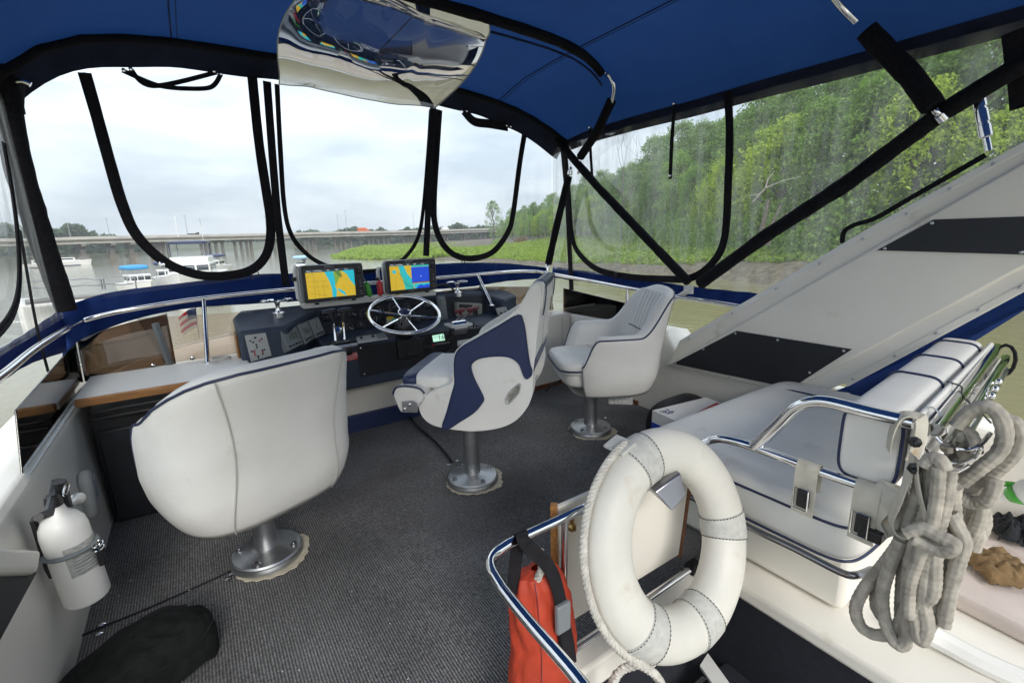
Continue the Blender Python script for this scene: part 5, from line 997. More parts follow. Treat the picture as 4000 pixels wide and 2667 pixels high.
# ---- things on the deck at lower right
t=thing('deck_locker','pale raised locker lid on the deck at the right edge','lid',(2.0,.25,0)); b=MB(); b.prism([(1.80,-.25,-.004),(2.5,-.25,-.004),(2.5,.38,-.004),(1.86,.34,-.004)],(0,0,.05)); b.build('lid_top',mat('pinkish_gelcoat',(.58,.50,.46),.5,var=.1,vs=8,dirt=((.4,.32,.28),6,.6)),t,bevel=.015)
t=thing('deck_rib','white moulded rib crossing the deck at the lower right','moulding',atz(3700,2550,0)); b=MB(); b.tube(bez([atz(3560,2440,.05),atz(3680,2500,.03),atz(3850,2590,.02),atz(4100,2700,.02)],6),.03,8); b.build('rib',m_gelw,t)
def cloth(c,sx,sy,h,m_,t,rz,seed,amp=.03):
    b=MB(); b.grid(lambda u,v:V(c)+Matrix.Rotation(rz,3,'Z')@V((sx*(u-.5)*(1+.15*mnoise.noise(V((u*3,v*3,seed)))),sy*(v-.5)*(1+.2*mnoise.noise(V((u*3,v*3,seed+5)))),h*(1-(2*abs(u-.5))**3)*(1-(2*abs(v-.5))**3)+amp*abs(mnoise.noise(V((u*4,v*4,seed))))+.4*amp*mnoise.noise(V((u*11,v*11,seed))))),30,24); return b.build('cloth_body',m_,t,solid=.003)
c1=atz(3905,2225,.06); t=thing('rag','crumpled brown towel lying on the pale lid','towel',c1); cloth(c1,.17,.15,.04,mat('brown_towel',(.19,.12,.055),.95,var=.25,vs=30,bump=.6,bs=180),t,.7,2)
c1=atz(3965,2085,.06); t=thing('rag','crumpled black cloth behind the brown towel','cloth',c1); cloth(c1,.16,.13,.04,mat('black_cloth',(.014,.016,.02),.95,var=.3,vs=30,bump=.8,bs=140),t,.4,9,.05)
t=thing('bottle','white plastic spray bottle with green label behind the rope coil','bottle',atz(3960,1960,.05)); a=atx(3880,1945,1.86); c=atx(4060,1915,1.86); d=(c-a).normalized(); b=MB(); b.lathe([(.012,0),(.014,.03),(.028,.06),(.036,.08),(.036,.2)],18,a,d); b.build('bottle_body',m_gelw,t)
b=MB(); b.lathe([(.0165,.035),(.030,.06)],18,a,d,cap=False); b.build('bottle_label',m_grn,t,solid=.003); b=MB(); b.tube(bez([atx(3905,1890,1.86),atx(3950,1890,1.86),atx(4010,1905,1.86)],5),.008,8); b.build('trigger',m_grn,t)
# ---- beer box and dark bag in front of the bench
t=thing('carton','white blue and red drinks carton printed 26 under the bench front','carton',(2.12,1.28,0))
Rz=Matrix.Rotation(rad(-8),3,'Z'); cb=V((2.11,1.40,.135)); b=MB(); b.box(cb,(.40,.24,.26),Rz); b.build('carton_body',m_gelw,t,bevel=.003)
b=MB(); b.box(cb+Rz@V((-.2015,.0,-.03)),(.002,.238,.19),Rz); b.build('blue_side',mat('carton_blue',(.02,.06,.42),.45,var=.05),t); b=MB(); b.box(cb+Rz@V((.06,-.02,.1315)),(.24,.03,.002),Rz@Matrix.Rotation(rad(14),3,'Z')); b.build('red_stripe',m_red,t); b=MB(); b.box(cb+Rz@V((-.2028,-.06,.03)),(.001,.10,.05),Rz); b.build('red_stripe',m_red,t)
text('26','carton_text',mat('carton_ink',(.02,.03,.2),.5,var=0),t,cb+Rz@V((-.14,.06,.1315)),Rz@V((.3,-1,0)),Rz@V((1,.3,0)),.06); text('CANS','carton_text',m_pipe,t,cb+Rz@V((-.17,.06,.1315)),Rz@V((.3,-1,0)),Rz@V((1,.3,0)),.022)
t=thing('tote_bag','slumped black bag between the carton and the starboard wall','bag',(2.2,1.5,0)); b=MB(); b.sq((2.22,1.60,.12),(.46,.14,.28),.7,.5); o=b.build('bag_body',mat('black_nylon',(.012,.012,.014),.6,var=.3,vs=20,bump=.5,bs=40),t)
# ================================================================ water, banks, far shore
ZW=-3.8
def water_mat():
    M_=bpy.data.materials.new('river_water'); M_.use_nodes=True; t=M_.node_tree; n=t.nodes; l=t.links; b=n['Principled BSDF']
    b.inputs['Roughness'].default_value=.06; b.inputs['IOR'].default_value=1.33; b.inputs['Base Color'].default_value=(.19,.17,.10,1)
    tcn=n.new('ShaderNodeTexCoord'); h=[]
    for sc,st in((.55,(1,.35,1)),(2.3,(1,.5,1)),(7,(1,.6,1))):
        mp_=n.new('ShaderNodeMapping'); mp_.inputs['Scale'].default_value=st; mp_.inputs['Rotation'].default_value=(0,0,rad(25)); l.new(tcn.outputs['Object'],mp_.inputs[0]); z=n.new('ShaderNodeTexNoise'); z.inputs['Scale'].default_value=sc; z.inputs['Detail'].default_value=4; l.new(mp_.outputs[0],z.inputs[0]); h.append(z)
    a=n.new('ShaderNodeMath'); a.operation='MULTIPLY_ADD'; l.new(h[0].outputs[0],a.inputs[0]); a.inputs[1].default_value=2.0; l.new(h[1].outputs[0],a.inputs[2])
    a2=n.new('ShaderNodeMath'); a2.operation='MULTIPLY_ADD'; l.new(h[2].outputs[0],a2.inputs[0]); a2.inputs[1].default_value=.4; l.new(a.outputs[0],a2.inputs[2])
    bp=n.new('ShaderNodeBump'); bp.inputs['Strength'].default_value=.14; bp.inputs['Distance'].default_value=.25; l.new(a2.outputs[0],bp.inputs['Height']); l.new(bp.outputs[0],b.inputs['Normal']); return M_
b=MB(); b.add([(-1200,-500,ZW),(1200,-500,ZW),(1200,1500,ZW),(-1200,1500,ZW)],[(0,1,2,3)]); struct(b.build('water',water_mat(),smooth=False),'brown grey river water')
SH=[(-60,44),(0,43),(22,42.5),(40,46.5),(52,46),(80,47),(108,46),(117,38.5),(138,33),(200,52),(325,98),(420,140)]
TL=[(-40,49),(-15,48),(5,48),(22,52),(40,62),(62,78),(88,92),(132,112),(210,150),(340,215),(420,260)]
def interp(tab,y):
    if y<=tab[0][0]: return tab[0][1]
    for (a,c),(d,e) in zip(tab,tab[1:]):
        if y<=d: return c+(e-c)*(y-a)/(d-a)
    return tab[-1][1]
def gz(x,y):
    s=interp(SH,y)+1.2*mnoise.noise(V((y*.15,2,0))); t_=interp(TL,y); near=max(0,min(1,(60-y)/35)); 
    if x<s: return ZW-.4
    k=(x-s)/max(3,t_-s); mud=.75*near+.12
    z=ZW+mud*min(1,(x-s)/2.5)+(2.5-mud)*max(0,min(1.2,k))**1.4+(.35*mnoise.noise(V((x*.35,y*.35,0)))+.15*mnoise.noise(V((x*1.1,y*1.1,0))))*min(1,(x-s)/2)*(.4+near)
    if x>t_: z+=min(6,(x-t_)*.12)
    return z
def earth_mat():
    M_=mat('bank_earth',(.115,.095,.065),.9,var=.55,vs=1.6,bump=1.0,bs=5,dirt=((.03,.027,.02),.9,.55)); return M_
b=MB(); X_=[36+1.3*i for i in range(40)]+[88+6*i for i in range(50)]; Y_=[-50+2.0*j for j in range(85)]+[122+8*j for j in range(42)]
b.grid(lambda u,v:(lambda x,y:V((x,y,gz(x,y))))(X_[int(round(u*(len(X_)-1)))],Y_[int(round(v*(len(Y_)-1)))]),len(X_),len(Y_))
struct(b.build('river_bank',earth_mat()),'muddy river bank rising to the woods')
# ---- leaf-card foliage
def leafmat(name,col,var=.35,trl=.45):
    M_=bpy.data.materials.new(name); M_.use_nodes=True; t=M_.node_tree; n=t.nodes; l=t.links; b=n['Principled BSDF']; b.inputs['Roughness'].default_value=.6; b.inputs['Specular IOR Level'].default_value=.25
    g=n.new('ShaderNodeNewGeometry'); oi=n.new('ShaderNodeObjectInfo'); tcn=n.new('ShaderNodeTexCoord'); z=n.new('ShaderNodeTexNoise'); z.inputs['Scale'].default_value=.55; z.inputs['Detail'].default_value=3; l.new(tcn.outputs['Object'],z.inputs[0])
    ad=n.new('ShaderNodeMath'); ad.operation='MULTIPLY_ADD'; l.new(g.outputs['Random Per Island'],ad.inputs[0]); ad.inputs[1].default_value=.5; l.new(z.outputs[0],ad.inputs[2])
    a3=n.new('ShaderNodeMath'); a3.operation='MULTIPLY_ADD'; l.new(oi.outputs['Random'],a3.inputs[0]); a3.inputs[1].default_value=.35; l.new(ad.outputs[0],a3.inputs[2])
    r=n.new('ShaderNodeValToRGB'); r.color_ramp.elements[0].position=.35; r.color_ramp.elements[1].position=1.0
    r.color_ramp.elements[0].color=(*[c*(1-var) for c in col],1); r.color_ramp.elements[1].color=(col[0]*(1+var*1.5),col[1]*(1+var),col[2]*(1+var*.3),1); l.new(a3.outputs[0],r.inputs[0])
    l.new(r.outputs[0],b.inputs['Base Color']); tr=n.new('ShaderNodeBsdfTranslucent'); l.new(r.outputs[0],tr.inputs[0]); ms=n.new('ShaderNodeMixShader'); ms.inputs[0].default_value=trl; l.new(b.outputs[0],ms.inputs[1]); l.new(tr.outputs[0],ms.inputs[2]); l.new(ms.outputs[0],n['Material Output'].inputs[0]); return M_
lf_d=leafmat('leaf_dark',(.145,.255,.09)); lf_m=leafmat('leaf_mid',(.19,.33,.09)); lf_l=leafmat('leaf_bright',(.27,.40,.07)); lf_far=leafmat('leaf_far',(.075,.125,.075),.3); lf_pad=leafmat('leaf_pad',(.14,.24,.06),.8); lf_gr=leafmat('leaf_bluegreen',(.18,.29,.14))
m_bark=mat('bark',(.12,.105,.085),.95,var=.35,vs=3,bump=.6,bs=12)
def card(vs,fs,p,s,rg,flat=0):
    n=V((rg.gauss(0,1),rg.gauss(0,1),rg.gauss(0,1)+flat)).normalized(); u=n.orthogonal().normalized(); a=rg.random()*6.28; w2=n.cross(u); e=u*cos(a)+w2*sin(a); f=n.cross(e)
    o=len(vs); vs+=[p-e*s*.5,p+f*s*.28+n*s*.08,p+e*s*.5,p-f*s*.28+n*s*.08]; fs.append((o,o+1,o+2,o+3))
def mesh_of(name,vs,fs,m_):
    me=bpy.data.meshes.new(name); me.from_pydata(vs,[],fs); me.materials.append(m_); return me
def crown(seed,H,W_,leaf,nclump,nleaf,base=.14,shape=1.0):
    rg=random.Random(seed); vs=[]; fs=[]; cl=[]
    for k in range(nclump):
        h=base+(1-base)*rg.random()**.8; prof=math.sin(min(1,max(.05,(h-base)/(1-base)*.92+.08))*PI)**.55*shape; a=rg.random()*6.28; r=W_*prof*(.35+.65*rg.random()**.5)
        c=V((r*cos(a),r*sin(a),H*h)); cl.append(c); R_=W_*.20*(.6+.8*rg.random())
        for j in range(nleaf):
            d=V((rg.gauss(0,1),rg.gauss(0,1),rg.gauss(0,.7))); d=d.normalized()*R_*(.35+.65*rg.random()**.5)*(1+.3*rg.random()); card(vs,fs,c+d,leaf*(.6+.8*rg.random()),rg,.8)
    return vs,fs,cl
def trunk(seed,H,cl,r0):
    rg=random.Random(seed); b=MB(); P=[V((0,0,-1.0))]; 
    for k in range(1,9): P.append(V((.25*rg.gauss(0,1)*k/8,.25*rg.gauss(0,1)*k/8,H*.9*k/8)))
    b.tube(P,[r0*(1-.85*k/8) for k in range(9)],7)
    for c in rg.sample(cl,min(14,len(cl))):
        z=max(.15,min(.85,c.z/H-.18)); i=min(7,int(z*8)); s_=P[i].lerp(P[i+1],.5); b.tube(bez([s_,s_.lerp(c,.5)+V((0,0,.3)),c],4),[.16*(1-.8*k/8)*r0/.3 for k in range(9)],5)
    return b
TM=[]
for i,(H,W_,leaf,nc,nl,m_,shape) in enumerate(((17,4.6,.42,150,42,lf_m,1),(19,5.0,.44,160,42,lf_d,1),(15,4.8,.42,140,42,lf_l,1),(20,4.4,.42,150,40,lf_gr,1),(13,4.6,.36,150,45,lf_l,1.05),(16,3.8,.40,95,30,lf_gr,.9))):
    vs,fs,cl=crown(100+i,H,W_,leaf,nc,nl); cm=mesh_of('tree_crown',vs,fs,m_); tb_=trunk(200+i,H,cl,.3); me=bpy.data.meshes.new('tree_trunk'); me.from_pydata(tb_.v,[],tb_.f); me.materials.append(m_bark); TM.append((cm,me,H))
kinds=['mid green','dark green','bright yellow-green','tall blue-green','low bright','thin airy blue-green']
def tree(k,x,y,s,rz,label,group='bank trees',z=None):
    cm,tm,H=TM[k]; t=thing('tree',label,'tree',(x,y,(gz(x,y) if z is None else z)-.1),group); t.rotation_euler.z=rz; t.scale=(s*rnd.uniform(.9,1.1),s*rnd.uniform(.9,1.1),s)
    for n_,m_ in(('crown',cm),('trunk',tm)): o=bpy.data.objects.new(n_,m_); COL.objects.link(o); o.parent=t
    return t
ords=['1st','2nd','3rd']+[f'{i}th' for i in range(4,80)]
cnt=0; rows=[(1.5,'front row'),(7.5,'second row'),(14,'back row')]
for ri,(off,rn) in enumerate(rows):
    y=-26+ri*3; j=0
    while y<330:
        x=interp(TL,y)+off+rnd.uniform(-1.5,1.5); step=(5.2 if y<90 else 8+ (y-90)*.05)*rnd.uniform(.8,1.2)
        far=y>140; k=rnd.choice([2,4,0,2,0] if ri==0 and y<60 else ([0,1,3,2,4] if ri<2 else [1,3,1]))
        s=rnd.uniform(.62,.92) if ri==0 else rnd.uniform(.85,1.12) if ri==1 else rnd.uniform(.95,1.2)
        if far: s*=.85
        tree(k,x,y,s,rnd.random()*6.28,f'{kinds[k]} tree, {ords[j]} from the right in the {rn} on the bank','trees on the starboard bank'); j+=1; y+=step
tree(5,118,188,1.15,.5,'lone airy tree standing just right of the bridge end','trees on the starboard bank')
tree(5,140,205,1.0,1.5,'second airy tree beside the lone tree at the bridge end','trees on the starboard bank')
# bare tree
t=thing('dead_tree','bare leafless tree rising above the woods left of the roof','tree',(84,78,gz(84,78)),None); b=MB(); rg=random.Random(5)
def branch(p,d,l_,r,dep):
    q=p+d*l_; b.tube([p,p.lerp(q,.5)+V((rg.gauss(0,.1),rg.gauss(0,.1),0)),q],[r,r*.8,r*.55],5)
    if dep>0:
        for _ in range(3): branch(q,(d+V((rg.gauss(0,.5),rg.gauss(0,.5),rg.gauss(.15,.3)))).normalized(),l_*.68,r*.5,dep-1)
branch(V((84,78,gz(84,78)-1)),V((0,0,1)),10,.25,4); b.build('branches',m_bark,t)
t=thing('dead_branch','pale fallen dead branch sticking out of the near bank','branch',(50.5,26,gz(50.5,26))); b=MB()
p0=atx(2985,700,47.5); b.tube([atx(2940,790,47.5),atx(2990,735,47.5),atx(3060,705,47.5),atx(3130,690,47.5)],[.07,.06,.04,.02],6); b.tube([atx(2990,735,47.5),atx(3000,700,47.5),atx(3020,675,47.5)],[.07,.05,.03],6); b.tube([atx(2985,745,47.5),atx(2960,760,47.5),atx(2925,765,47.5),atx(2900,780,47.5)],[.06,.04,.03,.02],6); 
b.build('branch_wood',mat('bleached_wood',(.45,.41,.36),.8,var=.2,vs=4),t)
t=thing('dead_tree','leaning grey trunk at the foot of the near bank','tree',(49,24,-3)); b=MB(); b.tube([atx(2960,960,48),atx(2985,860,48.2),atx(3000,780,48.5)],[.28,.22,.16],8); b.tube([atx(3000,960,48),atx(3015,880,48.2),atx(3050,800,48.5)],[.22,.17,.1],8); b.build('trunk',m_bark,t)
t=thing('bank_sign','small white notice board on the bank among the greenery','sign',atx(2745,945,62)); c=atx(2743,930,62); b=MB(); b.box(c,(.05,.55,.45),Matrix.Rotation(rad(-35),3,'Z')); b.build('board',m_white,t); b=MB(); b.tube([c+V((.1,0,-1.2)),c+V((.08,0,.2))],.04,6); b.build('post',m_bark,t)
# ---- uncountable greenery
def scatter(name,n,fn,size,m_,label,seed,flat=.6):
    rg=random.Random(seed); vs=[]; fs=[]
    while n>0:
        p=fn(rg)
        if p is None: continue
        card(vs,fs,p,size*(.55+.9*rg.random()),rg,flat); n-=1
    o=bpy.data.objects.new(name,mesh_of(name,vs,fs,m_)); COL.objects.link(o); o['kind']='stuff'; o['label']=label; return o
def f_under(rg):
    y=-28+rg.random()**.8*170; s=interp(SH,y); t_=interp(TL,y); k=rg.random(); x=s+2.5+(t_-s-1)*k
    d=mnoise.noise(V((x*.22,y*.22,7)))
    lim=.24 if y<34 else .06
    if k<lim*(1+.8*mnoise.noise(V((y*.2,x*.1,0)))): return None
    return V((x,y,gz(x,y)+rg.random()**1.5*(.5+1.0*max(0,d)+ (1.6*max(0,k-.75)/.25 if k>.75 else 0))))
scatter('undergrowth',66000,f_under,.42,lf_pad,'low bright green plants covering the bank below the trees',11)
def f_pad(rg):
    y=104+rg.random()**1.3*230; s=interp(SH,y)+4*mnoise.noise(V((y*.06,1,0))); t_=interp(TL,y); x=s+(t_-s)*rg.random()
    e=min(1,(x-s)/4); return V((x,y,ZW+.1+rg.random()*(.35+.5*e)+.9*max(0,mnoise.noise(V((x*.22,y*.10,9))))*e))
scatter('water_lily_leaves',52000,f_pad,.85,lf_pad,'wide bed of bright green spatterdock leaves on the water',12,.9)
def f_tang(rg):
    y=-28+rg.random()*120; x=interp(TL,y)+rg.uniform(-3,4); h=rg.random()**1.4*6.5; return V((x,y,gz(x,y)+h*(.7+.6*mnoise.noise(V((x*.3,y*.3,3)))) ))
scatter('thicket',42000,f_tang,.42,lf_m,'tangled shrub thicket along the foot of the trees',13)
def f_bush(c,r,h): return lambda rg:(lambda d:V(c)+V((d.x*r,d.y*r,abs(d.z)*h)))(V((rg.gauss(0,1),rg.gauss(0,1),rg.gauss(0,1))).normalized()*rg.random()**.3)
for c,r,h,m_,lab in(((103,160,-3.2),4,3.4,lf_m,'round green bush at the edge of the lily bed'),((112,158,-3.2),4,3.2,leafmat('leaf_brown',(.16,.12,.05)),'brownish bush right of the round green bush')):
    t=thing('bush',lab,'bush',c); rg=random.Random(3); vs=[]; fs=[]
    for _ in range(900): card(vs,fs,f_bush(c,r,h)(rg)-V(c),.6,rg,.5)
    o=bpy.data.objects.new('foliage',mesh_of('foliage',vs,fs,m_)); COL.objects.link(o); o.parent=t
def azd(px,d): r=ray(px,930); a=math.atan2(r.x,r.y); return V((d*sin(a),d*cos(a),0))
def f_far(rg):
    px=-300+2650*rg.random(); d=rg.uniform(455,500)+(80 if px>560 and px<1150 else 0)
    hill=21 if px<330 else (21-(px-330)*.07 if px<480 else (10 if px<700 else 8+7*min(1,(px-700)/600)))
    hill*=.85+.35*mnoise.noise(V((px*.012,0,0)))+.18*mnoise.noise(V((px*.05,5,0))); hill=max(9,hill)
    p=azd(px,d); p.z=ZW+hill*(1-rg.random()**1.6); return p
scatter('far_wood',34000,f_far,4.2,lf_far,'hazy wooded far shore beyond the bridge',14,.3)
b=MB(); pts=[azd(px,450) for px in range(-400,2400,80)]; b.grid(lambda u,v:(lambda p:V((p.x*(1+.3*v),p.y*(1+.3*v),ZW-.3+.9*min(1,v*4)+8*v)))(pts[int(round(u*(len(pts)-1)))]),len(pts),5); struct(b.build('far_bank',mat('far_earth',(.09,.10,.06),.95,var=.3,vs=.05)),'far river bank')
# ================================================================ bridge
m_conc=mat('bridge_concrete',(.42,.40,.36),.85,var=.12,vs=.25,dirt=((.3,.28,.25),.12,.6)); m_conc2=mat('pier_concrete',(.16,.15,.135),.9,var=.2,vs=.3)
B0=V((-95,258,0)); B1=V((225,352,0)); bd=(B1-B0).normalized(); bn_=V((-bd.y,bd.x,0))
def bpt(px):
    r=ray(px,930); a=V((r.x,r.y,0)); # intersect az ray with bridge line
    den=a.x*bd.y-a.y*bd.x; t_=(B0.x*bd.y-B0.y*bd.x)/den; return a*t_
def ztop(px): 
    y_=interp([(-200,934),(94,931),(374,923),(678,918),(1076,911),(1200,907),(1625,900),(2008,889),(2300,882)],px); r=ray(px,y_); p=bpt(px); k=math.hypot(p.x,p.y)/math.hypot(r.x,r.y); return CAMH+r.z*k
t=thing('bridge','long low concrete road bridge crossing the river behind the marsh','bridge',(bpt(900).x,bpt(900).y,ZW))
pxs=list(range(-250,2120,30))
def deckpart(name,dz0,dz1,o0,o1,m_):
    b=MB(); n=len(pxs); vs=[]
    for px in pxs:
        p=bpt(px); z=ztop(px)
        for o,dz in((o0,dz0),(o1,dz0),(o1,dz1),(o0,dz1)): vs.append(p+bn_*o+V((0,0,z+dz)))
    fs=[(i*4+k,i*4+(k+1)%4,i*4+4+(k+1)%4,i*4+4+k) for i in range(n-1) for k in range(4)]; b.add(vs,fs); return b.build(name,m_,t,ang=20)
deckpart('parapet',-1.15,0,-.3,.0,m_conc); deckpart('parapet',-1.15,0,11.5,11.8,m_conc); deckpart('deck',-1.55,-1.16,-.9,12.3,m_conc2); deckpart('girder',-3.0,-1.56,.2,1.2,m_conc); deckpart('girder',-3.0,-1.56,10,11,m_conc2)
def pier(px,wide=False):
    p=bpt(px); z=ztop(px)-3.0; b=MB(); R_=Matrix.Rotation(math.atan2(bd.y,bd.x),3,'Z')
    if wide:
        b.prism([p+bn_*(-1)+V((0,0,z)),p+bn_*12.5+V((0,0,z)),p+bn_*12.5+V((0,0,z-1)),p+bn_*8+V((0,0,z-2.2)),p+bn_*3.5+V((0,0,z-2.2)),p+bn_*(-1)+V((0,0,z-1))],bd*1.6); b.build('pier_cap',m_conc2,t,smooth=False)
        b=MB(); h=z-2-ZW-1; b.box(p+bn_*5.7+bd*.8+V((0,0,ZW+1+h/2)),(1.6,3.4,h),R_); b.build('column',m_conc2,t,smooth=False); b=MB(); b.box(p+bn_*5.7+bd*.8+V((0,0,ZW+.6)),(3.2,7,2.2),R_); b.build('footing',mat('wet_concrete',(.14,.12,.10),.8,var=.3,vs=.5),t,smooth=False)
    else:
        b.box(p+bn_*5.7+V((0,0,z-.45)),(1.5,14,.9),R_); b.build('pier_cap',m_conc2,t,smooth=False)
        for o in(.3,3.9,7.5,11.1): h=z-.9-ZW+1; b=MB(); b.box(p+bn_*o+V((0,0,ZW-1+h/2)),(1.0,1.0,h),R_); b.build('column',m_conc2,t,smooth=False)
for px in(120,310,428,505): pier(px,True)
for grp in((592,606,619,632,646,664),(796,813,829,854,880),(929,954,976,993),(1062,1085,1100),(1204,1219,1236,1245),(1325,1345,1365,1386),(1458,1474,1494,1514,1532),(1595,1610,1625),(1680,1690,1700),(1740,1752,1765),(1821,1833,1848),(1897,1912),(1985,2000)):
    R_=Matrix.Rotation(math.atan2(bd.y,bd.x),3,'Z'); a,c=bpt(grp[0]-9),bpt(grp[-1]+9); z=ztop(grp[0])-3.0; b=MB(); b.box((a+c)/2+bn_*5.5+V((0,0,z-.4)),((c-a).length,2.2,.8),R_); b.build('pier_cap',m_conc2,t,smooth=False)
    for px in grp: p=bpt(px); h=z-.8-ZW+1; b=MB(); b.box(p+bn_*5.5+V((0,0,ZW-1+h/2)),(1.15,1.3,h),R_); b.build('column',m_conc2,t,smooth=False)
for px,py in((272,873),(427,854),(534,865),(733,845),(790,857),(1044,845),(1325,842),(1357,824),(1620,834),(1716,811),(1940,822)):
    p=bpt(px+8)+bn_*2; z=ztop(px); r=ray(px,py); k=math.hypot(p.x,p.y)/math.hypot(r.x,r.y); h=CAMH+r.z*k; b=MB(); b.tube([V((p.x,p.y,z-1.2)),V((p.x,p.y,h))],[.16,.10],6); b.box((p.x,p.y,h+.1),(1.1,.5,.25)); b.build('lamp_post',mat('galvanised',(.3,.31,.32),.6,var=.1) if 'galvanised' not in bpy.data.materials else bpy.data.materials['galvanised'],t)
def vehicle(px,label,cat,m_,L_,H_,name):
    p=bpt(px)+bn_*5; z=ztop(px)-1.16; v=thing(name,label,cat,(p.x,p.y,z)); R_=Matrix.Rotation(math.atan2(bd.y,bd.x),3,'Z'); q=V((p.x,p.y,z))
    b=MB(); b.box(q+R_@V((-.6,0,.55+H_/2)),(L_*.75,2.2,H_-.1),R_); b.build('body',m_,v,bevel=.15); b=MB(); b.box(q+R_@V((L_*.42,0,1.35)),(L_*.2,2.1,1.9),R_); b.build('cab',m_,v,bevel=.2)
    for dx in(-L_*.3,L_*.35):
        for dy in(-1,1): b=MB(); b.lathe([(.48,-.15),(.48,.15)],14,q+R_@V((dx,dy,.48)),R_@V((0,1,0))); b.build('wheel',m_bp,v)
vehicle(1438,'orange truck driving along the bridge','truck',mat('orange_truck',(.6,.12,.03),.5),8,3.0,'truck'); vehicle(1758,'white van on the bridge near the starboard end','van',m_white,6,2.3,'van'); vehicle(770,'dark car on the bridge above the moored cruiser','car',m_bp,5,1.3,'car'); vehicle(1362,'dark pickup on the bridge left of the orange truck','pickup',m_bp,5.5,1.3,'pickup')
# ================================================================ boats
def hullmesh(L_,W_,F_,bow=.55,rake=.5):
    b=MB()
    def f(u,v):
        y=-L_/2+L_*u; k=min(1,(1-u)/bow); half=W_/2*(k**.6 if k<1 else 1)*(.78+.22*v); z=-.25+(F_+.25+.35*u*u)*v
        return half,y+rake*v*max(0,u-.7)/.3,z
    n=20; m_=6; vs=[]
    for i in range(n):
        for j in range(m_): h,y,z=f(i/(n-1),j/(m_-1)); vs.append((-h,y,z))
    for i in range(n):
        for j in range(m_): h,y,z=f(i/(n-1),j/(m_-1)); vs.append((h,y,z))
    o=n*m_; fs=[]
    for s_ in(0,o):
        for i in range(n-1):
            for j in range(m_-1): a=s_+i*m_+j; fs.append((a,a+m_,a+m_+1,a+1))
    for i in range(n-1): a=i*m_+m_-1; fs.append((a,a+m_,o+a+m_,o+a))
    for j in range(m_-1): fs.append((j,j+1,o+j+1,o+j))
    b.add(vs,fs); return b
m_glassd=mat('dark_boat_glass',(.03,.04,.05),.1,var=0); m_bluec=mat('sky_blue_canvas',(.05,.30,.62),.7,var=.08)
def boat(loc,rz,L_,W_,F_,label,canopy=None,cabin=True,fly=False,name='motor_boat',arch=False):
    t=thing(name,label,'boat',loc); t.rotation_euler.z=rz
    def put(b,n,m_,**k):
        for i,p in enumerate(b.v): b.v[i]=p+V(loc)
        return b.build(n,m_,t,**k)
    put(hullmesh(L_,W_,F_),'hull',m_gelw); b=MB(); b.box((0,-.05*L_,.12),(W_*.99,L_*.62,.10)); put(b,'waterline_stripe',m_navy)
    if cabin:
        b=MB(); b.prism([(-W_*.36,-L_*.15,F_),(W_*.36,-L_*.15,F_),(W_*.30,L_*.28,F_+.25),(-W_*.30,L_*.28,F_+.25)],(0,0,.1)); b.box((0,-.02*L_,F_+.5),(W_*.72,L_*.36,1.0)); put(b,'cabin',m_gelw,bevel=.12)
        for k in(-1,0,1):
            b=MB(); b.box((k*W_*.235,L_*.163,F_+.62),(W_*.20,.03,.45)); put(b,'windscreen_pane',m_glassd)
        for s_ in(-1,1): b=MB(); b.box((s_*W_*.362,-.02*L_,F_+.62),(.03,L_*.28,.42)); put(b,'side_window',m_glassd)
    else:
        b=MB(); b.box((0,.02*L_,F_+.35),(W_*.5,L_*.10,.7)); put(b,'console',m_gelw,bevel=.06); b=MB(); b.box((0,.05*L_,F_+.75),(W_*.46,.03,.35)); put(b,'windscreen_pane',m_glassd)
    zt=F_+1.0
    if fly:
        b=MB(); b.box((0,-.06*L_,zt+.25),(W_*.66,L_*.30,.55)); put(b,'flybridge',m_gelw,bevel=.1); b=MB(); b.box((0,L_*.085,zt+.75),(W_*.62,.04,.55)); put(b,'fly_screen',m_clears); b=MB()
        for sx in(-1,1):
            for yy in(-.18,.08): b.tube([(sx*W_*.3,yy*L_,zt+.4),(sx*W_*.3,yy*L_,zt+1.66)],.03,6)
        put(b,'canopy_frame',m_navy); b=MB(); b.sq((0,-.05*L_,zt+1.72),(W_*.7,L_*.30,.3),.5,.3); put(b,'canopy',canopy or m_navy)
        b=MB(); b.tube([(W_*.2,-.1*L_,zt+2.2),(W_*.2,-.1*L_,zt+4.0)],.03,5); b.tube([(-W_*.25,-.05*L_,zt),(-W_*.25,-.05*L_,zt+3.2)],.02,5); put(b,'antenna',m_white)
    elif canopy:
        b=MB()
        for sx in(-1,1):
            for yy in(-.22,.05): b.tube([(sx*W_*.4,yy*L_,F_+.1),(sx*W_*.38,yy*L_,F_+1.75)],.025,6)
        put(b,'canopy_frame',m_chr); b=MB(); b.sq((0,-.09*L_,F_+1.72),(W_*.86,L_*.36,.55),.6,.3); put(b,'canopy',canopy)
    b=MB(); h=[(0,0)]; rail=[]
    for s_ in(-1,1):
        pts=[(s_*W_*.42,L_*.05,F_+.6),(s_*W_*.36,L_*.25,F_+.75),(s_*W_*.18,L_*.43,F_+.85),(0,L_*.5,F_+.9)]; b.tube(pts,.018,5)
        for p in pts[:3]: b.tube([p,(p[0],p[1],F_+.1)],.014,5)
    put(b,'bow_rail',m_chr); return t
def wp(px,d): r=ray(px,1000); a=math.atan2(r.x,r.y); return (d*sin(a),d*cos(a),ZW)
boat(wp(745,50),rad(172),13,4.2,2.45,'large white cruiser with navy flybridge canopy moored ahead of the port window',m_navy,True,True)
boat(wp(520,66),rad(200),6.5,2.6,1.0,'white boat with bright sky-blue canopy behind the front port zipper',m_bluec,True)
boat(wp(262,190),rad(-80),9.5,3.2,1.3,'white cabin cruiser under way below the left bridge pier',None,True)
boat(wp(150,185),rad(-75),8,2.8,1.0,'low white boat left of the cabin cruiser, beside the black sleeve',None,True)
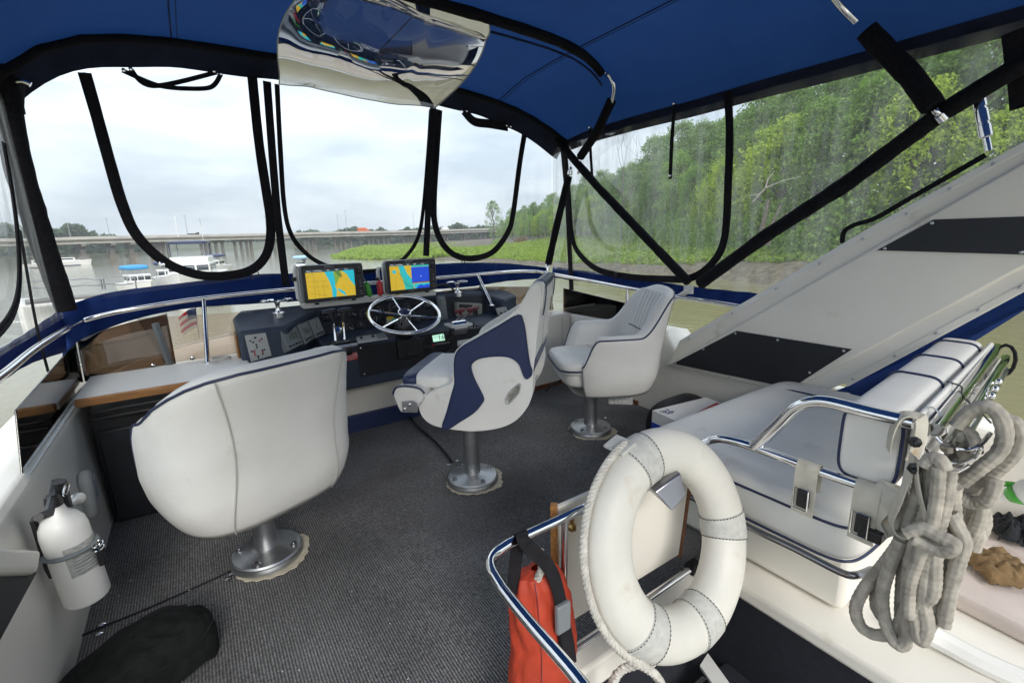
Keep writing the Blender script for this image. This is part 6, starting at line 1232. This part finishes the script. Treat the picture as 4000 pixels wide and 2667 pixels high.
boat(wp(832,95),rad(160),9,3.2,1.3,'cruiser with navy bimini just right of the large cruiser',m_navy,True)
boat(wp(645,70),rad(185),8,3.0,1.2,'small dark-topped boat left of the large cruiser',m_navy,True)
tb_=boat(wp(1172,82),rad(150),6.5,2.6,.8,'open boat with pale blue top and one person left of chartplotter',mat('pale_blue_canvas',(.35,.52,.72),.7),False)
# person on that boat
def person(loc):
    t=thing('person','person in dark clothes standing in the open boat','person',loc); me=bpy.data.meshes.new('body'); o=V(loc)
    J={'pel':(0,0,.95),'che':(0,0,1.35),'nec':(0,0,1.5),'hd':(0,0,1.63),'ht':(0,0,1.76),'ls':(-.19,0,1.42),'le':(-.27,.05,1.15),'lh':(-.22,.2,1.0),'rs':(.19,0,1.42),'re':(.27,.05,1.15),'rh':(.22,.2,1.0),'lk':(-.11,.02,.5),'lf':(-.12,0,.06),'lt':(-.12,.16,.04),'rk':(.11,.02,.5),'rf':(.12,0,.06),'rt':(.12,.16,.04)}
    R_={'pel':.15,'che':.17,'nec':.06,'hd':.10,'ht':.07,'ls':.07,'le':.05,'lh':.04,'rs':.07,'re':.05,'rh':.04,'lk':.075,'lf':.05,'lt':.04,'rk':.075,'rf':.05,'rt':.04}
    E=[('pel','che'),('che','nec'),('nec','hd'),('hd','ht'),('che','ls'),('ls','le'),('le','lh'),('che','rs'),('rs','re'),('re','rh'),('pel','lk'),('lk','lf'),('lf','lt'),('pel','rk'),('rk','rf'),('rf','rt')]
    K=list(J); me.from_pydata([J[k] for k in K],[(K.index(a),K.index(c)) for a,c in E],[]); ob=bpy.data.objects.new('body',me); COL.objects.link(ob); ob.parent=t
    sk=ob.modifiers.new('skin','SKIN'); 
    if not me.skin_vertices: 
        bm=bmesh.new(); bm.from_mesh(me); bm.verts.layers.skin.verify(); bm.to_mesh(me); bm.free()
    for i,k in enumerate(K): me.skin_vertices[0].data[i].radius=(R_[k],R_[k])
    me.skin_vertices[0].data[0].use_root=True; s2=ob.modifiers.new('sub','SUBSURF'); s2.levels=1; s2.render_levels=1; me.materials.append(mat('dark_clothes',(.05,.06,.09),.8))
p=wp(1185,82); person((p[0],p[1],ZW+.85))
# neighbouring boat's bow with rails, lower left, and dock
t=thing('neighbour_boat','white bow of the neighbouring boat with thin double bow rail at left','boat',aty(330,1190,16))
b=MB(); hb=aty(330,1172,16); b.prism([aty(60,1185,15),aty(300,1172,15.5),aty(480,1158,16),aty(560,1150,17),aty(480,1160,20),aty(60,1165,20)],(0,0,-1.2)); b.build('bow_deck',m_gelw,t,bevel=.1)
b=MB(); b.prism([aty(100,1192,14.6),aty(330,1168,15.2),aty(480,1150,16),aty(480,1148,16.2),aty(330,1160,15.4),aty(100,1180,14.8)],(0,0,.06)); b.build('toe_rail',mat('grey_teak',(.20,.19,.18),.8,var=.3,vs=3),t)
for pts in([(100,1099),(240,1096),(330,1089),(380,1092),(440,1081),(510,1083),(528,1093),(530,1110)],[(100,1127),(240,1122),(330,1115),(380,1116),(420,1108),(470,1112),(520,1107)]): b=MB(); b.tube(bez([aty(x,y,15.5) for x,y in pts],6),.016,6); b.build('bow_rail',m_steel,t)
for x,y0,y1 in((262,1095,1140),(393,1090,1130),(403,1088,1130),(528,1093,1150)): b=MB(); b.tube([aty(x,y0,15.5),aty(x+8,y1,15.5)],.014,6); b.build('rail_post',m_steel,t)
t=thing('dock','grey timber dock deck along the left side under the port windows','dock',(-14,25,ZW))
for k in range(16): b=MB(); b.box((-9-1.15*k*.0-6,12+1.5*k,ZW+.75),(9,1.42,.10)); b.build('plank',bpy.data.materials['grey_teak'],t)
for k in range(5):
    for x in(-19.3,-10.6): b=MB(); b.lathe([(.18,0),(.18,2.6),(.1,2.75)],10,(x,13+5*k,ZW-.5)); b.build('piling',m_bark,t)

# ================================================================ river haze
b=MB(); b.box((0,500,26),(2500,2100,64)); hz=b.build('haze',m_white,smooth=False)
hm=bpy.data.materials.new('haze_air'); hm.use_nodes=True; n=hm.node_tree.nodes; n.remove(n['Principled BSDF']); pv=n.new('ShaderNodeVolumePrincipled'); pv.inputs['Color'].default_value=(.93,.96,.99,1); pv.inputs['Density'].default_value=.00035; pv.inputs['Anisotropy'].default_value=.2
hm.node_tree.links.new(pv.outputs[0],n['Material Output'].inputs['Volume']); hz.data.materials.clear(); hz.data.materials.append(hm); hz['kind']='stuff'; hz['label']='thin pale haze in the air over the river'
